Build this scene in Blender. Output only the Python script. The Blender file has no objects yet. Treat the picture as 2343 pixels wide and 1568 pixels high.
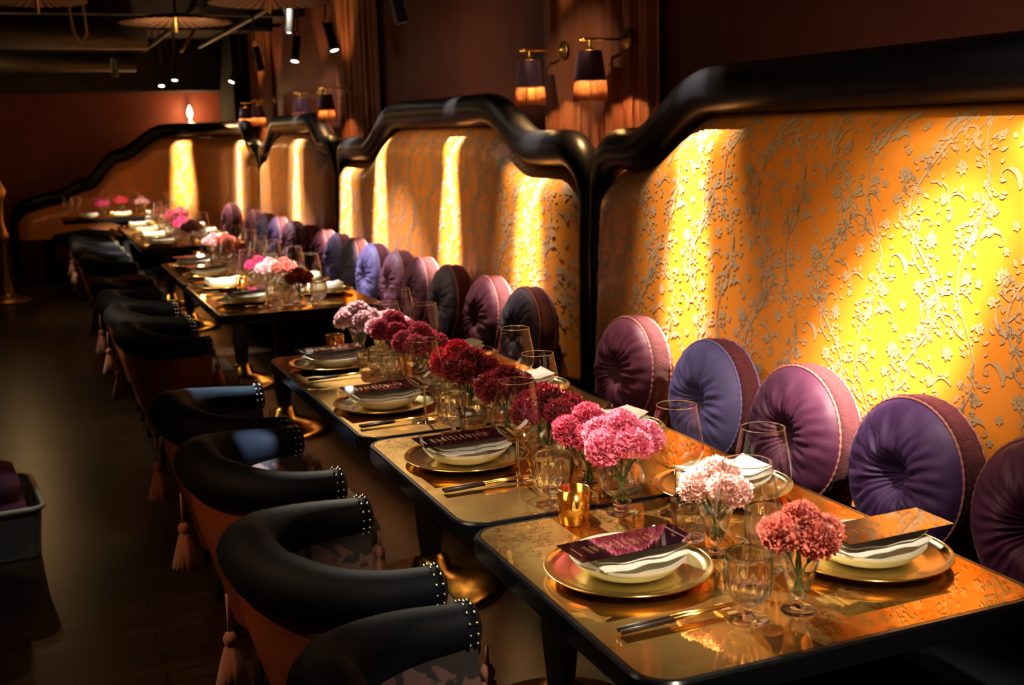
import bpy, math, random
import numpy as np
from math import sin, cos, pi, sqrt, radians
from mathutils import Vector, Matrix
random.seed(7)
SC = bpy.context.scene
COL = SC.collection

# ------------------------------------------------------------------ helpers
class MB:
    def __init__(s): s.v=[]; s.f=[]; s.m=[]
    def add(s, vs, fs, mi=0, M=None):
        o=len(s.v)
        for p in vs:
            s.v.append(tuple(M @ Vector(p)) if M is not None else tuple(p))
        for f in fs: s.f.append([i+o for i in f]); s.m.append(mi)
        return s
    def build(s, name, mats, parent=None, smooth=True, loc=None, auto=None):
        me=bpy.data.meshes.new(name); me.from_pydata(s.v,[],s.f); me.update()
        if not isinstance(mats,(list,tuple)): mats=[mats]
        for m in mats: me.materials.append(m)
        me.polygons.foreach_set('material_index', s.m)
        me.polygons.foreach_set('use_smooth',[smooth]*len(s.f))
        if auto:
            try: me.set_sharp_from_angle(angle=radians(auto))
            except Exception: pass
        o=bpy.data.objects.new(name, me); COL.objects.link(o)
        if parent is not None: o.parent=parent
        if loc is not None: o.location=loc
        return o

def lathe(mb, prof, seg=32, mi=0, M=None, rib=None, close=False):
    """prof: list of (r,z). rib(theta, k)->radius factor"""
    vs=[];fs=[];rows=[]
    for k,(r,z) in enumerate(prof):
        if r<1e-6: rows.append([len(vs)]); vs.append((0,0,z)); continue
        row=[]
        for i in range(seg):
            a=2*pi*i/seg; rr=r*(rib(a,k) if rib else 1)
            row.append(len(vs)); vs.append((rr*cos(a),rr*sin(a),z))
        rows.append(row)
    for a,b in zip(rows,rows[1:]):
        na,nb=len(a),len(b)
        if na==1 and nb==1: continue
        for i in range(seg):
            j=(i+1)%seg
            if na==1: fs.append((a[0],b[j],b[i]))
            elif nb==1: fs.append((a[i],a[j],b[0]))
            else: fs.append((a[i],a[j],b[j],b[i]))
    return mb.add(vs,fs,mi,M)

def box(mb, c, s, mi=0, M=None):
    x,y,z=c; a,b,d=s[0]/2,s[1]/2,s[2]/2
    vs=[(x+i*a,y+j*b,z+k*d) for i in(-1,1) for j in(-1,1) for k in(-1,1)]
    fs=[(0,1,3,2),(4,6,7,5),(0,4,5,1),(2,3,7,6),(0,2,6,4),(1,5,7,3)]
    return mb.add(vs,fs,mi,M)

def tube(mb, pts, rad, seg=10, mi=0, cap=True, closed=False):
    pts=[Vector(p) for p in pts]; n=len(pts)
    if not isinstance(rad,(list,tuple)): rad=[rad]*n
    vs=[];fs=[]; prev=None
    for k in range(n):
        if closed: t=pts[(k+1)%n]-pts[k-1]
        else: t=pts[min(k+1,n-1)]-pts[max(k-1,0)]
        if t.length<1e-9: t=Vector((0,0,1))
        t.normalize()
        if prev is None:
            up=Vector((0,0,1)) if abs(t.z)<.9 else Vector((1,0,0))
            nx=t.cross(up).normalized()
        else:
            nx=(prev-t*prev.dot(t))
            nx=nx.normalized() if nx.length>1e-6 else t.orthogonal().normalized()
        ny=t.cross(nx); prev=nx
        for i in range(seg):
            a=2*pi*i/seg
            p=pts[k]+(nx*cos(a)+ny*sin(a))*rad[k]
            vs.append(tuple(p))
    m=n if closed else n-1
    for k in range(m):
        for i in range(seg):
            j=(i+1)%seg; k2=(k+1)%n
            fs.append((k*seg+i,k*seg+j,k2*seg+j,k2*seg+i))
    if cap and not closed:
        fs.append(tuple(range(seg-1,-1,-1))); fs.append(tuple((n-1)*seg+i for i in range(seg)))
    return mb.add(vs,fs,mi)

def grid(mb, P, mi=0, flip=False, wrapu=False):
    """P[i][j] points"""
    nu=len(P); nv=len(P[0]); vs=[p for r in P for p in r]; fs=[]
    for i in range(nu if wrapu else nu-1):
        i2=(i+1)%nu
        for j in range(nv-1):
            q=(i*nv+j,i2*nv+j,i2*nv+j+1,i*nv+j+1)
            fs.append(q[::-1] if flip else q)
    return mb.add(vs,fs,mi)

def empty(name, loc=(0,0,0), rz=0):
    o=bpy.data.objects.new(name,None); COL.objects.link(o)
    o.location=loc; o.rotation_euler=(0,0,rz); o.empty_display_size=.05
    return o
def tag(o,label=None,cat=None,group=None,kind=None):
    if label: o['label']=label
    if cat: o['category']=cat
    if group: o['group']=group
    if kind: o['kind']=kind
    return o
def dup(root, loc=None, rz=None, parent=None):
    c=root.copy(); COL.objects.link(c)
    if parent is not None: c.parent=parent
    if loc is not None: c.location=loc
    if rz is not None: c.rotation_euler=(0,0,rz)
    for ch in list(root.children): dup(ch,parent=c)
    return c
class Proto:
    """the first placing moves the original, later ones copy it"""
    def __init__(s,o): s.o=o; s.used=False
    def place(s,loc,rz=0,scale=None):
        if s.used: o=dup(s.o,loc,rz)
        else: o=s.o; o.location=loc; o.rotation_euler=(0,0,rz); s.used=True
        if scale: o.scale=(scale,)*3
        return o

# ------------------------------------------------------------------ materials
def mat(name, base=(.5,.5,.5), rough=.5, metal=0, spec=.5, **kw):
    m=bpy.data.materials.new(name); m.use_nodes=True
    b=m.node_tree.nodes['Principled BSDF']
    b.inputs['Base Color'].default_value=(*base,1)
    b.inputs['Roughness'].default_value=rough
    b.inputs['Metallic'].default_value=metal
    b.inputs['Specular IOR Level'].default_value=spec
    for k,v in kw.items():
        b.inputs[k.replace('_',' ')].default_value=v if not isinstance(v,tuple) else (*v,1)
    return m
def N(m,t,**kw):
    n=m.node_tree.nodes.new(t)
    for k,v in kw.items():
        if k in n.inputs: n.inputs[k].default_value=v
        else: setattr(n,k,v)
    return n
def L(m,a,b): m.node_tree.links.new(a,b)
def P(m): return m.node_tree.nodes['Principled BSDF']
def bump(m, scale=80, strength=.2, dist=.002, detail=4, kind='noise'):
    tc=N(m,'ShaderNodeTexCoord')
    if kind=='noise':
        t=N(m,'ShaderNodeTexNoise'); t.inputs['Scale'].default_value=scale; t.inputs['Detail'].default_value=detail; out=t.outputs['Fac']
    else:
        t=N(m,'ShaderNodeTexWave'); t.inputs['Scale'].default_value=scale; out=t.outputs['Fac']
    L(m,tc.outputs['Object'],t.inputs['Vector'])
    b=N(m,'ShaderNodeBump'); b.inputs['Strength'].default_value=strength; b.inputs['Distance'].default_value=dist
    L(m,out,b.inputs['Height']); L(m,b.outputs['Normal'],P(m).inputs['Normal'])
    return m
def varied(m, c1, c2, scale=5, detail=4, lo=.35, hi=.65, coord='Object', inp='Base Color'):
    tc=N(m,'ShaderNodeTexCoord'); t=N(m,'ShaderNodeTexNoise'); t.inputs['Scale'].default_value=scale; t.inputs['Detail'].default_value=detail
    r=N(m,'ShaderNodeValToRGB'); r.color_ramp.elements[0].position=lo; r.color_ramp.elements[1].position=hi
    r.color_ramp.elements[0].color=(*c1,1); r.color_ramp.elements[1].color=(*c2,1)
    L(m,tc.outputs[coord],t.inputs['Vector']); L(m,t.outputs['Fac'],r.inputs['Fac']); L(m,r.outputs['Color'],P(m).inputs[inp])
    return m

# gold satin of the banquette back
GOLD=bump(varied(mat('gold_satin',rough=.34,spec=.8,Sheen_Weight=.08,Sheen_Roughness=.3,Sheen_Tint=(1,.6,.15)),
     (.68,.20,.015),(.76,.24,.022),scale=3),900,.12,.0006)
THREAD=bump(varied(mat('brocade_thread',rough=.45,spec=.6,Sheen_Weight=.15),(.36,.21,.09),(.52,.33,.16),scale=260,lo=.3,hi=.7),700,.6,.001)
NAVY=bump(mat('black_leather',(.0025,.0025,.004),.36,spec=.17),140,.12,.001)
CHAIRV=bump(mat('midnight_velvet',(.0022,.0032,.006),.65,spec=.12,Sheen_Weight=.02,Sheen_Roughness=.4,Sheen_Tint=(.25,.4,.7)),400,.2,.001)
COPPER=bump(varied(mat('russet_leather',rough=.5,spec=.4),(.16,.042,.014),(.22,.06,.02),scale=6),200,.15,.001)
BRASS=mat('brass',(.85,.52,.12),.22,1)
BRASSD=mat('aged_brass',(.55,.34,.10),.38,1)
BLACKM=mat('black_metal',(.012,.012,.013),.4,spec=.4)
BLACKL=mat('black_lacquer',(.004,.004,.005),.22,spec=.3)
# antiqued gold-leaf table top under a clear coat
TOP=mat('antique_gold_mirror',(.78,.46,.12),.30,1,Coat_Weight=.0)
def tabletop():
    m=TOP; tc=N(m,'ShaderNodeTexCoord')
    n=N(m,'ShaderNodeTexNoise'); n.inputs['Scale'].default_value=7; n.inputs['Detail'].default_value=6; n.inputs['Distortion'].default_value=.6
    L(m,tc.outputs['Object'],n.inputs['Vector'])
    r=N(m,'ShaderNodeValToRGB'); e=r.color_ramp.elements
    e[0].position=.35; e[0].color=(.55,.28,.052,1); e[1].position=.68; e[1].color=(.80,.50,.14,1)
    L(m,n.outputs['Fac'],r.inputs['Fac'])
    # dark flecks and veins
    n2=N(m,'ShaderNodeTexNoise'); n2.inputs['Scale'].default_value=22; n2.inputs['Detail'].default_value=8; n2.inputs['Roughness'].default_value=.7; n2.inputs['Distortion'].default_value=1.2
    L(m,tc.outputs['Object'],n2.inputs['Vector'])
    n3=N(m,'ShaderNodeTexNoise'); n3.inputs['Scale'].default_value=6; n3.inputs['Detail'].default_value=3
    L(m,tc.outputs['Object'],n3.inputs['Vector'])
    sub=N(m,'ShaderNodeMath',operation='SUBTRACT'); L(m,n2.outputs['Fac'],sub.inputs[0]); sub.inputs[1].default_value=.5
    ab=N(m,'ShaderNodeMath',operation='ABSOLUTE'); L(m,sub.outputs[0],ab.inputs[0])
    lt=N(m,'ShaderNodeMapRange'); lt.inputs[1].default_value=.002; lt.inputs[2].default_value=.020; lt.inputs[3].default_value=1; lt.inputs[4].default_value=0
    L(m,ab.outputs[0],lt.inputs[0])
    g=N(m,'ShaderNodeMapRange'); g.inputs[1].default_value=.52; g.inputs[2].default_value=.55; L(m,n3.outputs['Fac'],g.inputs[0])
    mu=N(m,'ShaderNodeMath',operation='MULTIPLY'); L(m,lt.outputs[0],mu.inputs[0]); L(m,g.outputs[0],mu.inputs[1])
    mx=N(m,'ShaderNodeMixRGB'); mx.inputs['Color2'].default_value=(.015,.008,.004,1)
    L(m,mu.outputs[0],mx.inputs['Fac']); L(m,r.outputs['Color'],mx.inputs['Color1']); L(m,mx.outputs['Color'],P(m).inputs['Base Color'])
    P(m).inputs['Roughness'].default_value=.33; P(m).inputs['Metallic'].default_value=.94
    # mirror layer
    gl=N(m,'ShaderNodeBsdfGlossy'); gl.inputs['Roughness'].default_value=.018
    L(m,mx.outputs['Color'],gl.inputs['Color'])
    ms=N(m,'ShaderNodeMixShader'); ms.inputs['Fac'].default_value=.76
    out=m.node_tree.nodes['Material Output']
    L(m,P(m).outputs[0],ms.inputs[1]); L(m,gl.outputs[0],ms.inputs[2]); L(m,ms.outputs[0],out.inputs['Surface'])
tabletop()
def thin_glass(name,tint=(1,1,1),refl=1.0):
    m=bpy.data.materials.new(name); m.use_nodes=True; nt=m.node_tree
    nt.nodes.remove(nt.nodes['Principled BSDF'])
    fr=N(m,'ShaderNodeLayerWeight'); fr.inputs['Blend'].default_value=.5
    pw=N(m,'ShaderNodeMath',operation='POWER'); pw.inputs[1].default_value=3.2; L(m,fr.outputs['Facing'],pw.inputs[0])
    ml=N(m,'ShaderNodeMath',operation='MULTIPLY_ADD'); ml.inputs[1].default_value=1.0*refl; ml.inputs[2].default_value=.07; ml.use_clamp=True
    L(m,pw.outputs[0],ml.inputs[0])
    t=N(m,'ShaderNodeBsdfTransparent'); t.inputs['Color'].default_value=(*tint,1)
    g=N(m,'ShaderNodeBsdfGlossy'); g.inputs['Roughness'].default_value=.01
    ms=N(m,'ShaderNodeMixShader'); L(m,ml.outputs[0],ms.inputs['Fac']); L(m,t.outputs[0],ms.inputs[1]); L(m,g.outputs[0],ms.inputs[2])
    L(m,ms.outputs[0],nt.nodes['Material Output'].inputs['Surface'])
    return m
THIN=thin_glass('thin_clear_glass')
def real_glass(name,col=(1,1,1),rough=0):
    m=bpy.data.materials.new(name); m.use_nodes=True; nt=m.node_tree
    nt.nodes.remove(nt.nodes['Principled BSDF'])
    g=N(m,'ShaderNodeBsdfGlass'); g.inputs['Color'].default_value=(*col,1); g.inputs['IOR'].default_value=1.46; g.inputs['Roughness'].default_value=rough
    t=N(m,'ShaderNodeBsdfTransparent'); ms=N(m,'ShaderNodeMixShader'); ms.inputs['Fac'].default_value=.06
    L(m,g.outputs[0],ms.inputs[1]); L(m,t.outputs[0],ms.inputs[2])
    L(m,ms.outputs[0],nt.nodes['Material Output'].inputs['Surface']); return m
CRYSTAL=real_glass('crystal')
def votive_mat():
    m=mat('gold_mercury_glass',(.90,.56,.14),.15,1)
    t=N(m,'ShaderNodeBsdfTransparent'); t.inputs['Color'].default_value=(1,.85,.5,1)
    n=N(m,'ShaderNodeTexNoise'); n.inputs['Scale'].default_value=60; n.inputs['Detail'].default_value=5
    tc=N(m,'ShaderNodeTexCoord'); L(m,tc.outputs['Object'],n.inputs['Vector'])
    mr=N(m,'ShaderNodeMapRange'); mr.inputs[1].default_value=.3; mr.inputs[2].default_value=.7; mr.inputs[3].default_value=.35; mr.inputs[4].default_value=.85
    L(m,n.outputs['Fac'],mr.inputs[0])
    ms=N(m,'ShaderNodeMixShader'); L(m,mr.outputs[0],ms.inputs['Fac']); L(m,t.outputs[0],ms.inputs[1]); L(m,P(m).outputs[0],ms.inputs[2])
    L(m,ms.outputs[0],m.node_tree.nodes['Material Output'].inputs['Surface']); return m
VOT=votive_mat()
WAX=mat('candle_wax',(.85,.75,.55),.5,Subsurface_Weight=.3)
def emis(name,c,s):
    m=bpy.data.materials.new(name); m.use_nodes=True
    b=P(m); b.inputs['Base Color'].default_value=(0,0,0,1); b.inputs['Emission Color'].default_value=(*c,1); b.inputs['Emission Strength'].default_value=s; return m
FLAME=emis('flame',(1,.62,.25),4)
LENS=emis('spot_lens',(1,.93,.8),9)
BULB=emis('warm_bulb',(1,.55,.16),16)
CHARGER=mat('gold_lustre_glass',(.82,.70,.34),.16,1)
GOLDRIM=mat('gold_rim',(.95,.66,.22),.16,1)
PORC=mat('ivory_porcelain',(.62,.56,.42),.22,spec=.6,Coat_Weight=.4)
LINEN=bump(mat('white_linen',(.74,.70,.60),.85,Sheen_Weight=.2),500,.25,.0006)
CARD=mat('plum_card',(.006,.001,.003),.06,spec=.9,Coat_Weight=.8)
INK=mat('gold_ink',(.75,.50,.20),.35,.8)
WOODB=mat('black_wood',(.02,.010,.006),.5,spec=.25)
STEM=mat('flower_stem',(.05,.13,.02),.5)
LEAF=mat('calyx_green',(.12,.25,.05),.5)
WALL=bump(varied(mat('burgundy_wall',rough=.62,spec=.3),(.135,.032,.024),(.18,.045,.030),scale=2.2),60,.1,.002)
PLEAT=bump(mat('russet_drape',(.22,.055,.02),.55,Sheen_Weight=.4,Sheen_Tint=(1,.5,.25)),200,.1,.001)
ENDW=varied(mat('oxblood_wall',rough=.7,spec=.25),(.105,.022,.012),(.13,.028,.015),scale=3)
CEIL=varied(mat('dark_ceiling',rough=.8,spec=.2),(.018,.015,.013),(.035,.028,.022),scale=4)
DUCT=mat('duct_metal',(.035,.03,.022),.5,.6)
SEATB=bump(mat('black_seat_velvet',(.002,.002,.003),.9,spec=.02),300,.2,.001)
def floor_mat():
    m=mat('dark_parquet',rough=.30,spec=.4)
    tc=N(m,'ShaderNodeTexCoord'); mp=N(m,'ShaderNodeMapping'); L(m,tc.outputs['Object'],mp.inputs['Vector'])
    br=N(m,'ShaderNodeTexBrick'); br.inputs['Scale'].default_value=1; br.inputs['Brick Width'].default_value=.5; br.inputs['Row Height'].default_value=.075; br.inputs['Mortar Size'].default_value=.004
    br.inputs['Color1'].default_value=(.016,.009,.005,1); br.inputs['Color2'].default_value=(.032,.018,.009,1); br.inputs['Mortar'].default_value=(.006,.004,.003,1)
    L(m,mp.outputs[0],br.inputs['Vector']); L(m,br.outputs['Color'],P(m).inputs['Base Color'])
    b=N(m,'ShaderNodeBump'); b.inputs['Strength'].default_value=.5; b.inputs['Distance'].default_value=.003; b.invert=True
    L(m,br.outputs['Fac'],b.inputs['Height']); L(m,b.outputs['Normal'],P(m).inputs['Normal']); return m
FLOOR=floor_mat()
def tiger_mat():
    m=mat('striped_velvet',rough=.6,Sheen_Weight=.3)
    tc=N(m,'ShaderNodeTexCoord'); w=N(m,'ShaderNodeTexWave'); w.inputs['Scale'].default_value=16; w.inputs['Distortion'].default_value=3.5; w.inputs['Detail'].default_value=3; w.inputs['Detail Scale'].default_value=1.6
    w.bands_direction='Y'
    L(m,tc.outputs['Object'],w.inputs['Vector'])
    r=N(m,'ShaderNodeValToRGB'); e=r.color_ramp.elements; e[0].position=.38; e[0].color=(.012,.006,.006,1); e[1].position=.55; e[1].color=(.10,.045,.035,1)
    L(m,w.outputs['Fac'],r.inputs['Fac']); L(m,r.outputs['Color'],P(m).inputs['Base Color']); return m
TIGER=tiger_mat()

# ------------------------------------------------------------------ camera (vanishing points of the table row)
W_,H_=2343,1568
cc=(W_/2,H_/2); vp1=(50,330); vp2=(7600,130)
a=(vp1[0]-cc[0],vp1[1]-cc[1]); b=(vp2[0]-cc[0],vp2[1]-cc[1])
F=sqrt(-(a[0]*b[0]+a[1]*b[1]))
Yv=Vector((a[0],a[1],F)).normalized(); Xv=Vector((b[0],b[1],F)); Xv=(Xv-Yv*Xv.dot(Yv)).normalized(); Zv=Xv.cross(Yv)
right=Vector((Xv[0],Yv[0],Zv[0])); down=Vector((Xv[1],Yv[1],Zv[1])); fwd=Vector((Xv[2],Yv[2],Zv[2]))
cam=bpy.data.cameras.new('camera'); co=bpy.data.objects.new('camera',cam); COL.objects.link(co)
R=Matrix((right,-down,-fwd)).transposed()
CAM=Vector((0,0,1.57))
co.matrix_world=Matrix.Translation(CAM)@R.to_4x4()
cam.sensor_width=36; cam.lens=F/W_*36; cam.clip_start=.05; cam.clip_end=60
cam.dof.use_dof=True; cam.dof.focus_distance=2.6; cam.dof.aperture_fstop=5.0
SC.camera=co

# ------------------------------------------------------------------ room shell
XW=2.55; YE=15.3; ZC=2.75
def slab(name,c,s,m,label=None):
    mb=MB(); box(mb,c,s); o=mb.build(name,m,smooth=False); o['kind']='structure'; return o
slab('floor',(0,8,-.05),(8.0,20,.1),FLOOR)
slab('ceiling',(0,8,ZC+.05),(8.0,20,.1),CEIL)
slab('wall_right',(XW+.05,6.7,ZC/2),(.1,17.4,ZC),WALL)
slab('wall_back',(0,YE+.05,ZC/2),(5.1,.1,ZC),ENDW)
slab('wall_left',(-3.45,6.7,ZC/2),(.1,17.4,ZC),WALL)
slab('trim_1',(0,YE-.25,(2.16+ZC)/2),(5.0,.5,ZC-2.16),CEIL)     # soffit above the end wall
# dark column in the far corner
slab('trim_2',(2.43,14.35,1.38),(.22,1.1,2.74),mat('matt_black_paint',(.006,.006,.006),.9,spec=.1))

# ------------------------------------------------------------------ banquettes
XB=2.15
def interp(xs,ys,x):
    if x<=xs[0]: return ys[0]
    for i in range(len(xs)-1):
        if x<=xs[i+1]:
            t=(x-xs[i])/(xs[i+1]-xs[i]); t=t*t*(3-2*t); return ys[i]+(ys[i+1]-ys[i])*t
    return ys[-1]
ZB=.46
class Panel:
    """outline in (s, z): s runs along the wall"""
    def __init__(p,s0,s1,ks,kz,world):
        p.s0,p.s1,p.ks,p.kz,p.world=s0,s1,ks,kz,world
    def top(p,s):
        z=interp(p.ks,p.kz,s)
        rc=.17
        for d in (s-p.s0,p.s1-s):
            if d<rc: z-= rc-sqrt(max(0,rc*rc-(rc-max(d,0))**2))
        return z
    def depth(p,s,z):
        t=p.top(s); w=.15
        f=0
        for d,k in ((t-z,1.0),(s-p.s0,.8),(p.s1-s,.8)):
            u=max(0,min(1,1-d/w)); f=max(f,0)+k*u*u
        f=min(f,1.15)
        return .11*f+.05*(z-ZB)
    def P(p,s,z,off=0.0):
        return p.world(s,p.depth(s,z)-off,z)
rt=random.Random(3)
# ---- brocade tile: ribbons and blossoms in the unit of metres, period TX x TY
TX,TY=.46,.60; TS=.80
def tile():
    polys=[]
    def ribbon(pts,w0,w1):
        n=len(pts)
        for i in range(n-1):
            (x0,y0),(x1,y1)=pts[i],pts[i+1]
            dx,dy=x1-x0,y1-y0; l=sqrt(dx*dx+dy*dy)+1e-9; nx,ny=-dy/l,dx/l
            wa=(w0+(w1-w0)*i/(n-1))/2; wb=(w0+(w1-w0)*(i+1)/(n-1))/2
            polys.append([(x0-nx*wa,y0-ny*wa),(x1-nx*wb,y1-ny*wb),(x1+nx*wb,y1+ny*wb),(x0+nx*wa,y0+ny*wa)])
    def leaf(x,y,a,l,w):
        c,s=cos(a),sin(a)
        pts=[]
        for t,u in ((0,0),(.3,.5),(.6,.42),(1,0),(.6,-.42),(.3,-.5)): pts.append((x+c*t*l-s*u*w,y+s*t*l+c*u*w))
        polys.append(pts)
    def flower(x,y,r,n,rot=0):
        for k in range(n):
            a=rot+2*pi*k/n
            leaf(x+cos(a)*r*.22,y+sin(a)*r*.22,a,r*.8,r*1.25*pi/n)
        polys.append([(x+cos(2*pi*i/8)*r*.26,y+sin(2*pi*i/8)*r*.26) for i in range(8)])
    def curl(x,y,a,L_,turn,w0=.009,w1=.005):
        pts=[(x,y)]; n=14
        for i in range(n):
            a+=turn*(.25+1.5*i/n)/n; x+=cos(a)*L_/n; y+=sin(a)*L_/n; pts.append((x,y))
        ribbon(pts,w0,w1); return x,y,a
    def crescent(x,y,a,r,sg=1):
        # scalloped horn
        N_=12; inner=[];outer=[]
        for i in range(N_+1):
            t=i/N_; th=a+sg*t*2.1; w=.020*sin(pi*min(1,t*1.1+.02))**.8*(1-.3*t)+.002
            sc=.004*abs(sin(t*pi*6))
            cx,cy=x+cos(th)*r,y+sin(th)*r
            outer.append((x+cos(th)*(r+w/2+sc),y+sin(th)*(r+w/2+sc))); inner.append((x+cos(th)*(r-w/2),y+sin(th)*(r-w/2)))
        for i in range(N_): polys.append([inner[i],inner[i+1],outer[i+1],outer[i]])
        th=a+sg*2.1
        curl(x+cos(th)*r,y+sin(th)*r,th+sg*pi/2,.05,sg*4.5,.006,.003)
    # main stem
    n=40; ms=[(.5*TX+.085*sin(2*pi*i/n),TY*i/n) for i in range(n+1)]
    ribbon(ms,.010,.010)
    ms2=[(.02+.05*sin(2*pi*i/n+2.1),TY*i/n) for i in range(n+1)]
    ribbon(ms2,.006,.006)
    crescent(.30,.16,-1.9,.062,1); crescent(.13,.43,1.2,.060,-1); crescent(.40,.36,.4,.050,1); crescent(.06,.10,2.6,.048,1); crescent(.36,.55,3.4,.05,-1)
    for (x,y,r,k) in ((.20,.06,.030,8),(.345,.27,.034,9),(.09,.30,.027,7),(.24,.50,.030,8),(.42,.10,.022,6),(.415,.47,.026,7),(.16,.20,.020,6),(.03,.55,.024,7),(.27,.33,.016,5),(.31,.43,.018,6),(.13,.14,.014,5),(.44,.24,.017,5),(.02,.21,.016,6),(.18,.56,.017,5),(.38,.19,.020,6),(.22,.36,.022,7),(.13,.50,.019,6),(.34,.35,.016,6),(.07,.40,.018,6),(.29,.11,.016,5),(.44,.55,.018,6)):
        flower(x,y,r,k,rt.random())
    for (x,y,a,l,t) in ((.26,.05,1.2,.14,3.2),(.31,.14,2.6,.16,-3.4),(.30,.20,.2,.13,3.6),(.22,.25,2.9,.15,3.3),(.16,.33,.8,.13,-3.6),(.16,.40,2.3,.15,3.4),(.18,.47,-.4,.13,-3.2),(.24,.56,.5,.15,3.0),(.04,.05,.4,.12,3.2),(.06,.20,.7,.12,-3.4),(.02,.36,.2,.13,3.2),(.0,.48,.9,.12,-3.3)):
        x2,y2,a2=curl(x,y,a,l,t)
        for j in range(3): leaf(x2+rt.uniform(-.02,.02),y2+rt.uniform(-.02,.02),rt.uniform(0,6.28),.022,.012)
        leaf(x+cos(a)*.03,y+sin(a)*.03,a+1.0,.03,.014); leaf(x+cos(a)*.05,y+sin(a)*.05,a-1.1,.026,.012)
    for i in range(120):
        t=rt.random(); k=int(t*n); x,y=ms[k] if i%2 else ms2[k]
        a=rt.uniform(0,6.28); d=rt.uniform(.012,.06)
        leaf(x+cos(a)*d,y+sin(a)*d,a+rt.uniform(-.6,.6),rt.uniform(.018,.034),rt.uniform(.011,.017))
        if i%3==0: polys.append([(x+cos(a+1)*d+cos(2*pi*q/6)*.006,y+sin(a+1)*d+sin(2*pi*q/6)*.006) for q in range(6)])
    return polys
TILE=tile()
def make_banquette(name,label,p,nu,nv=26,rr=.085):
    root=empty(name,p.world(p.s0,0,0)); base=Vector(root.location)
    tag(root,label,'banquette')
    sub=lambda q:(q[0]-base.x,q[1]-base.y,q[2]-base.z)
    mb=MB(); G=[]
    for i in range(nu+1):
        s=p.s0+(p.s1-p.s0)*(.5-.5*cos(pi*i/nu))*.35+(p.s1-p.s0)*(i/nu)*.65
        t=p.top(s); row=[]
        for j in range(nv+1):
            v=j/nv; v=1-(1-v)**1.6
            row.append(sub(p.P(s,ZB+(t-ZB)*v)))
        G.append(row)
    grid(mb,G,0,flip=p.flip)
    # woven pattern
    k0=int(p.s0/TX/TS)-2; k1=int(p.s1/TX/TS)+2
    for kx in range(k0,k1):
        for ky in range(-1,4):
            oy=.25+(ky*TY+(.5*TY if kx%2 else 0))*TS
            for pl in TILE:
                w=[((kx*TX+x)*TS,oy+y*TS) for x,y in pl]
                if all(p.s0+.012<x<p.s1-.012 and ZB<y<p.top(x)-.012 for x,y in w):
                    vs=[sub(p.P(x,y,.0022)) for x,y in w]
                    mb.add(vs,[tuple(range(len(vs)))],1)
    o=mb.build('upholstered_back',[GOLD,THREAD],root)
    # padded black roll round the outline
    mb=MB(); pts=[];n=110
    rx=lambda s,z,k:p.world(s,.11,z)
    e=.05; ee=lambda tz:rr*(.95-.36*abs(tz)**2.5)
    pts.append(sub(p.world(p.s0-e,.12,.02))); pts.append(sub(p.world(p.s0-e,.12,p.top(p.s0+.0)-.2)))
    prof=[]
    for i in range(n+1):
        s=p.s0+(p.s1-p.s0)*(.5-.5*cos(pi*i/n))
        prof.append((s,p.top(s)))
    for i,(s,z) in enumerate(prof):
        q0=prof[max(i-1,0)]; q1=prof[min(i+1,n)]
        tx,tz=q1[0]-q0[0],q1[1]-q0[1]; l=sqrt(tx*tx+tz*tz)+1e-9
        q=ee(tz/l); pts.append(sub(p.world(s-tz/l*q,.13,z+tx/l*q)))
    pts.append(sub(p.world(p.s1+e,.12,p.top(p.s1)-.2))); pts.append(sub(p.world(p.s1+e,.12,.02)))
    rl=[]
    for k in range(len(pts)):
        q0=Vector(pts[max(k-1,0)]); q1=Vector(pts[min(k+1,len(pts)-1)]); d=(q1-q0).normalized()
        rl.append(rr*(1-.42*abs(d.z)**2.5))
    for _ in range(4): rl=[rl[0]]+[(rl[k-1]+rl[k]*2+rl[k+1])/4 for k in range(1,len(rl)-1)]+[rl[-1]]
    tube(mb,pts,rl,seg=20)
    mb.build('roll_edge',NAVY,root)
    return root
W1=lambda s,d,z:(XB+d,s,z)
def W2(s,d,z):
    # along the long wall, round the corner, then across the end of the room
    if s<=13.6: return (XB+d,s,z)
    th=min(s-13.6,pi/2)
    x=1.15+cos(th)*(1+d); y=13.6+sin(th)*(1+d)
    if s-13.6>pi/2: x-=s-13.6-pi/2
    return (x,y,z)
def PN(s0,s1,ks,kz,world=W1,flip=True):
    p=Panel(s0,s1,ks,kz,world); p.flip=flip; return p
pA=PN(-.3,4.40,[3.55,4.12],[1.615, 1.405])
pB=PN(4.60,8.74,[5.08,5.72,7.32,8.02],[1.405, 1.605, 1.61, 1.39])
pC=PN(8.95,11.94,[9.22,9.75,11.1,11.7],[1.405, 1.605, 1.605, 1.38])
pD=PN(12.16,16.45,[12.45,13.0,14.75,15.25,15.65,16.0,16.4],[1.39, 1.605, 1.605, 1.33, 1.0, 0.85, 0.77],W2)
make_banquette('banquette','gold brocade banquette back nearest the camera, framed by a thick black roll',pA,60)
make_banquette('banquette','gold brocade banquette with two low shoulders, second back from the camera',pB,56)
make_banquette('banquette','narrow gold banquette third along the wall, behind the crown of the second',pC,44)
make_banquette('banquette','farthest gold banquette curving round the corner, its black edge sloping down to the left',pD,70)
def make_bench(world,s0,s1,n,label):
    mb=MB(); prof=[(-.52,.01),(-.52,.39),(-.505,.435),(-.46,.458),(-.03,.458),(-.03,.01)]
    base=Vector(world(s0,-.3,0)); G=[]
    for i in range(n+1):
        s=s0+(s1-s0)*i/n; G.append([tuple(Vector(world(s,x,z))-base) for x,z in prof])
    grid(mb,G)
    for gi in (0,-1): mb.add(G[gi],[tuple(range(len(prof)))])
    tag(mb.build('bench_seat',SEATB,loc=base,auto=50),label,'seat','black bench seats below the gold backs')
make_bench(W1,-.3,4.45,6,'black bench seat under the nearest gold back')
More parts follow.
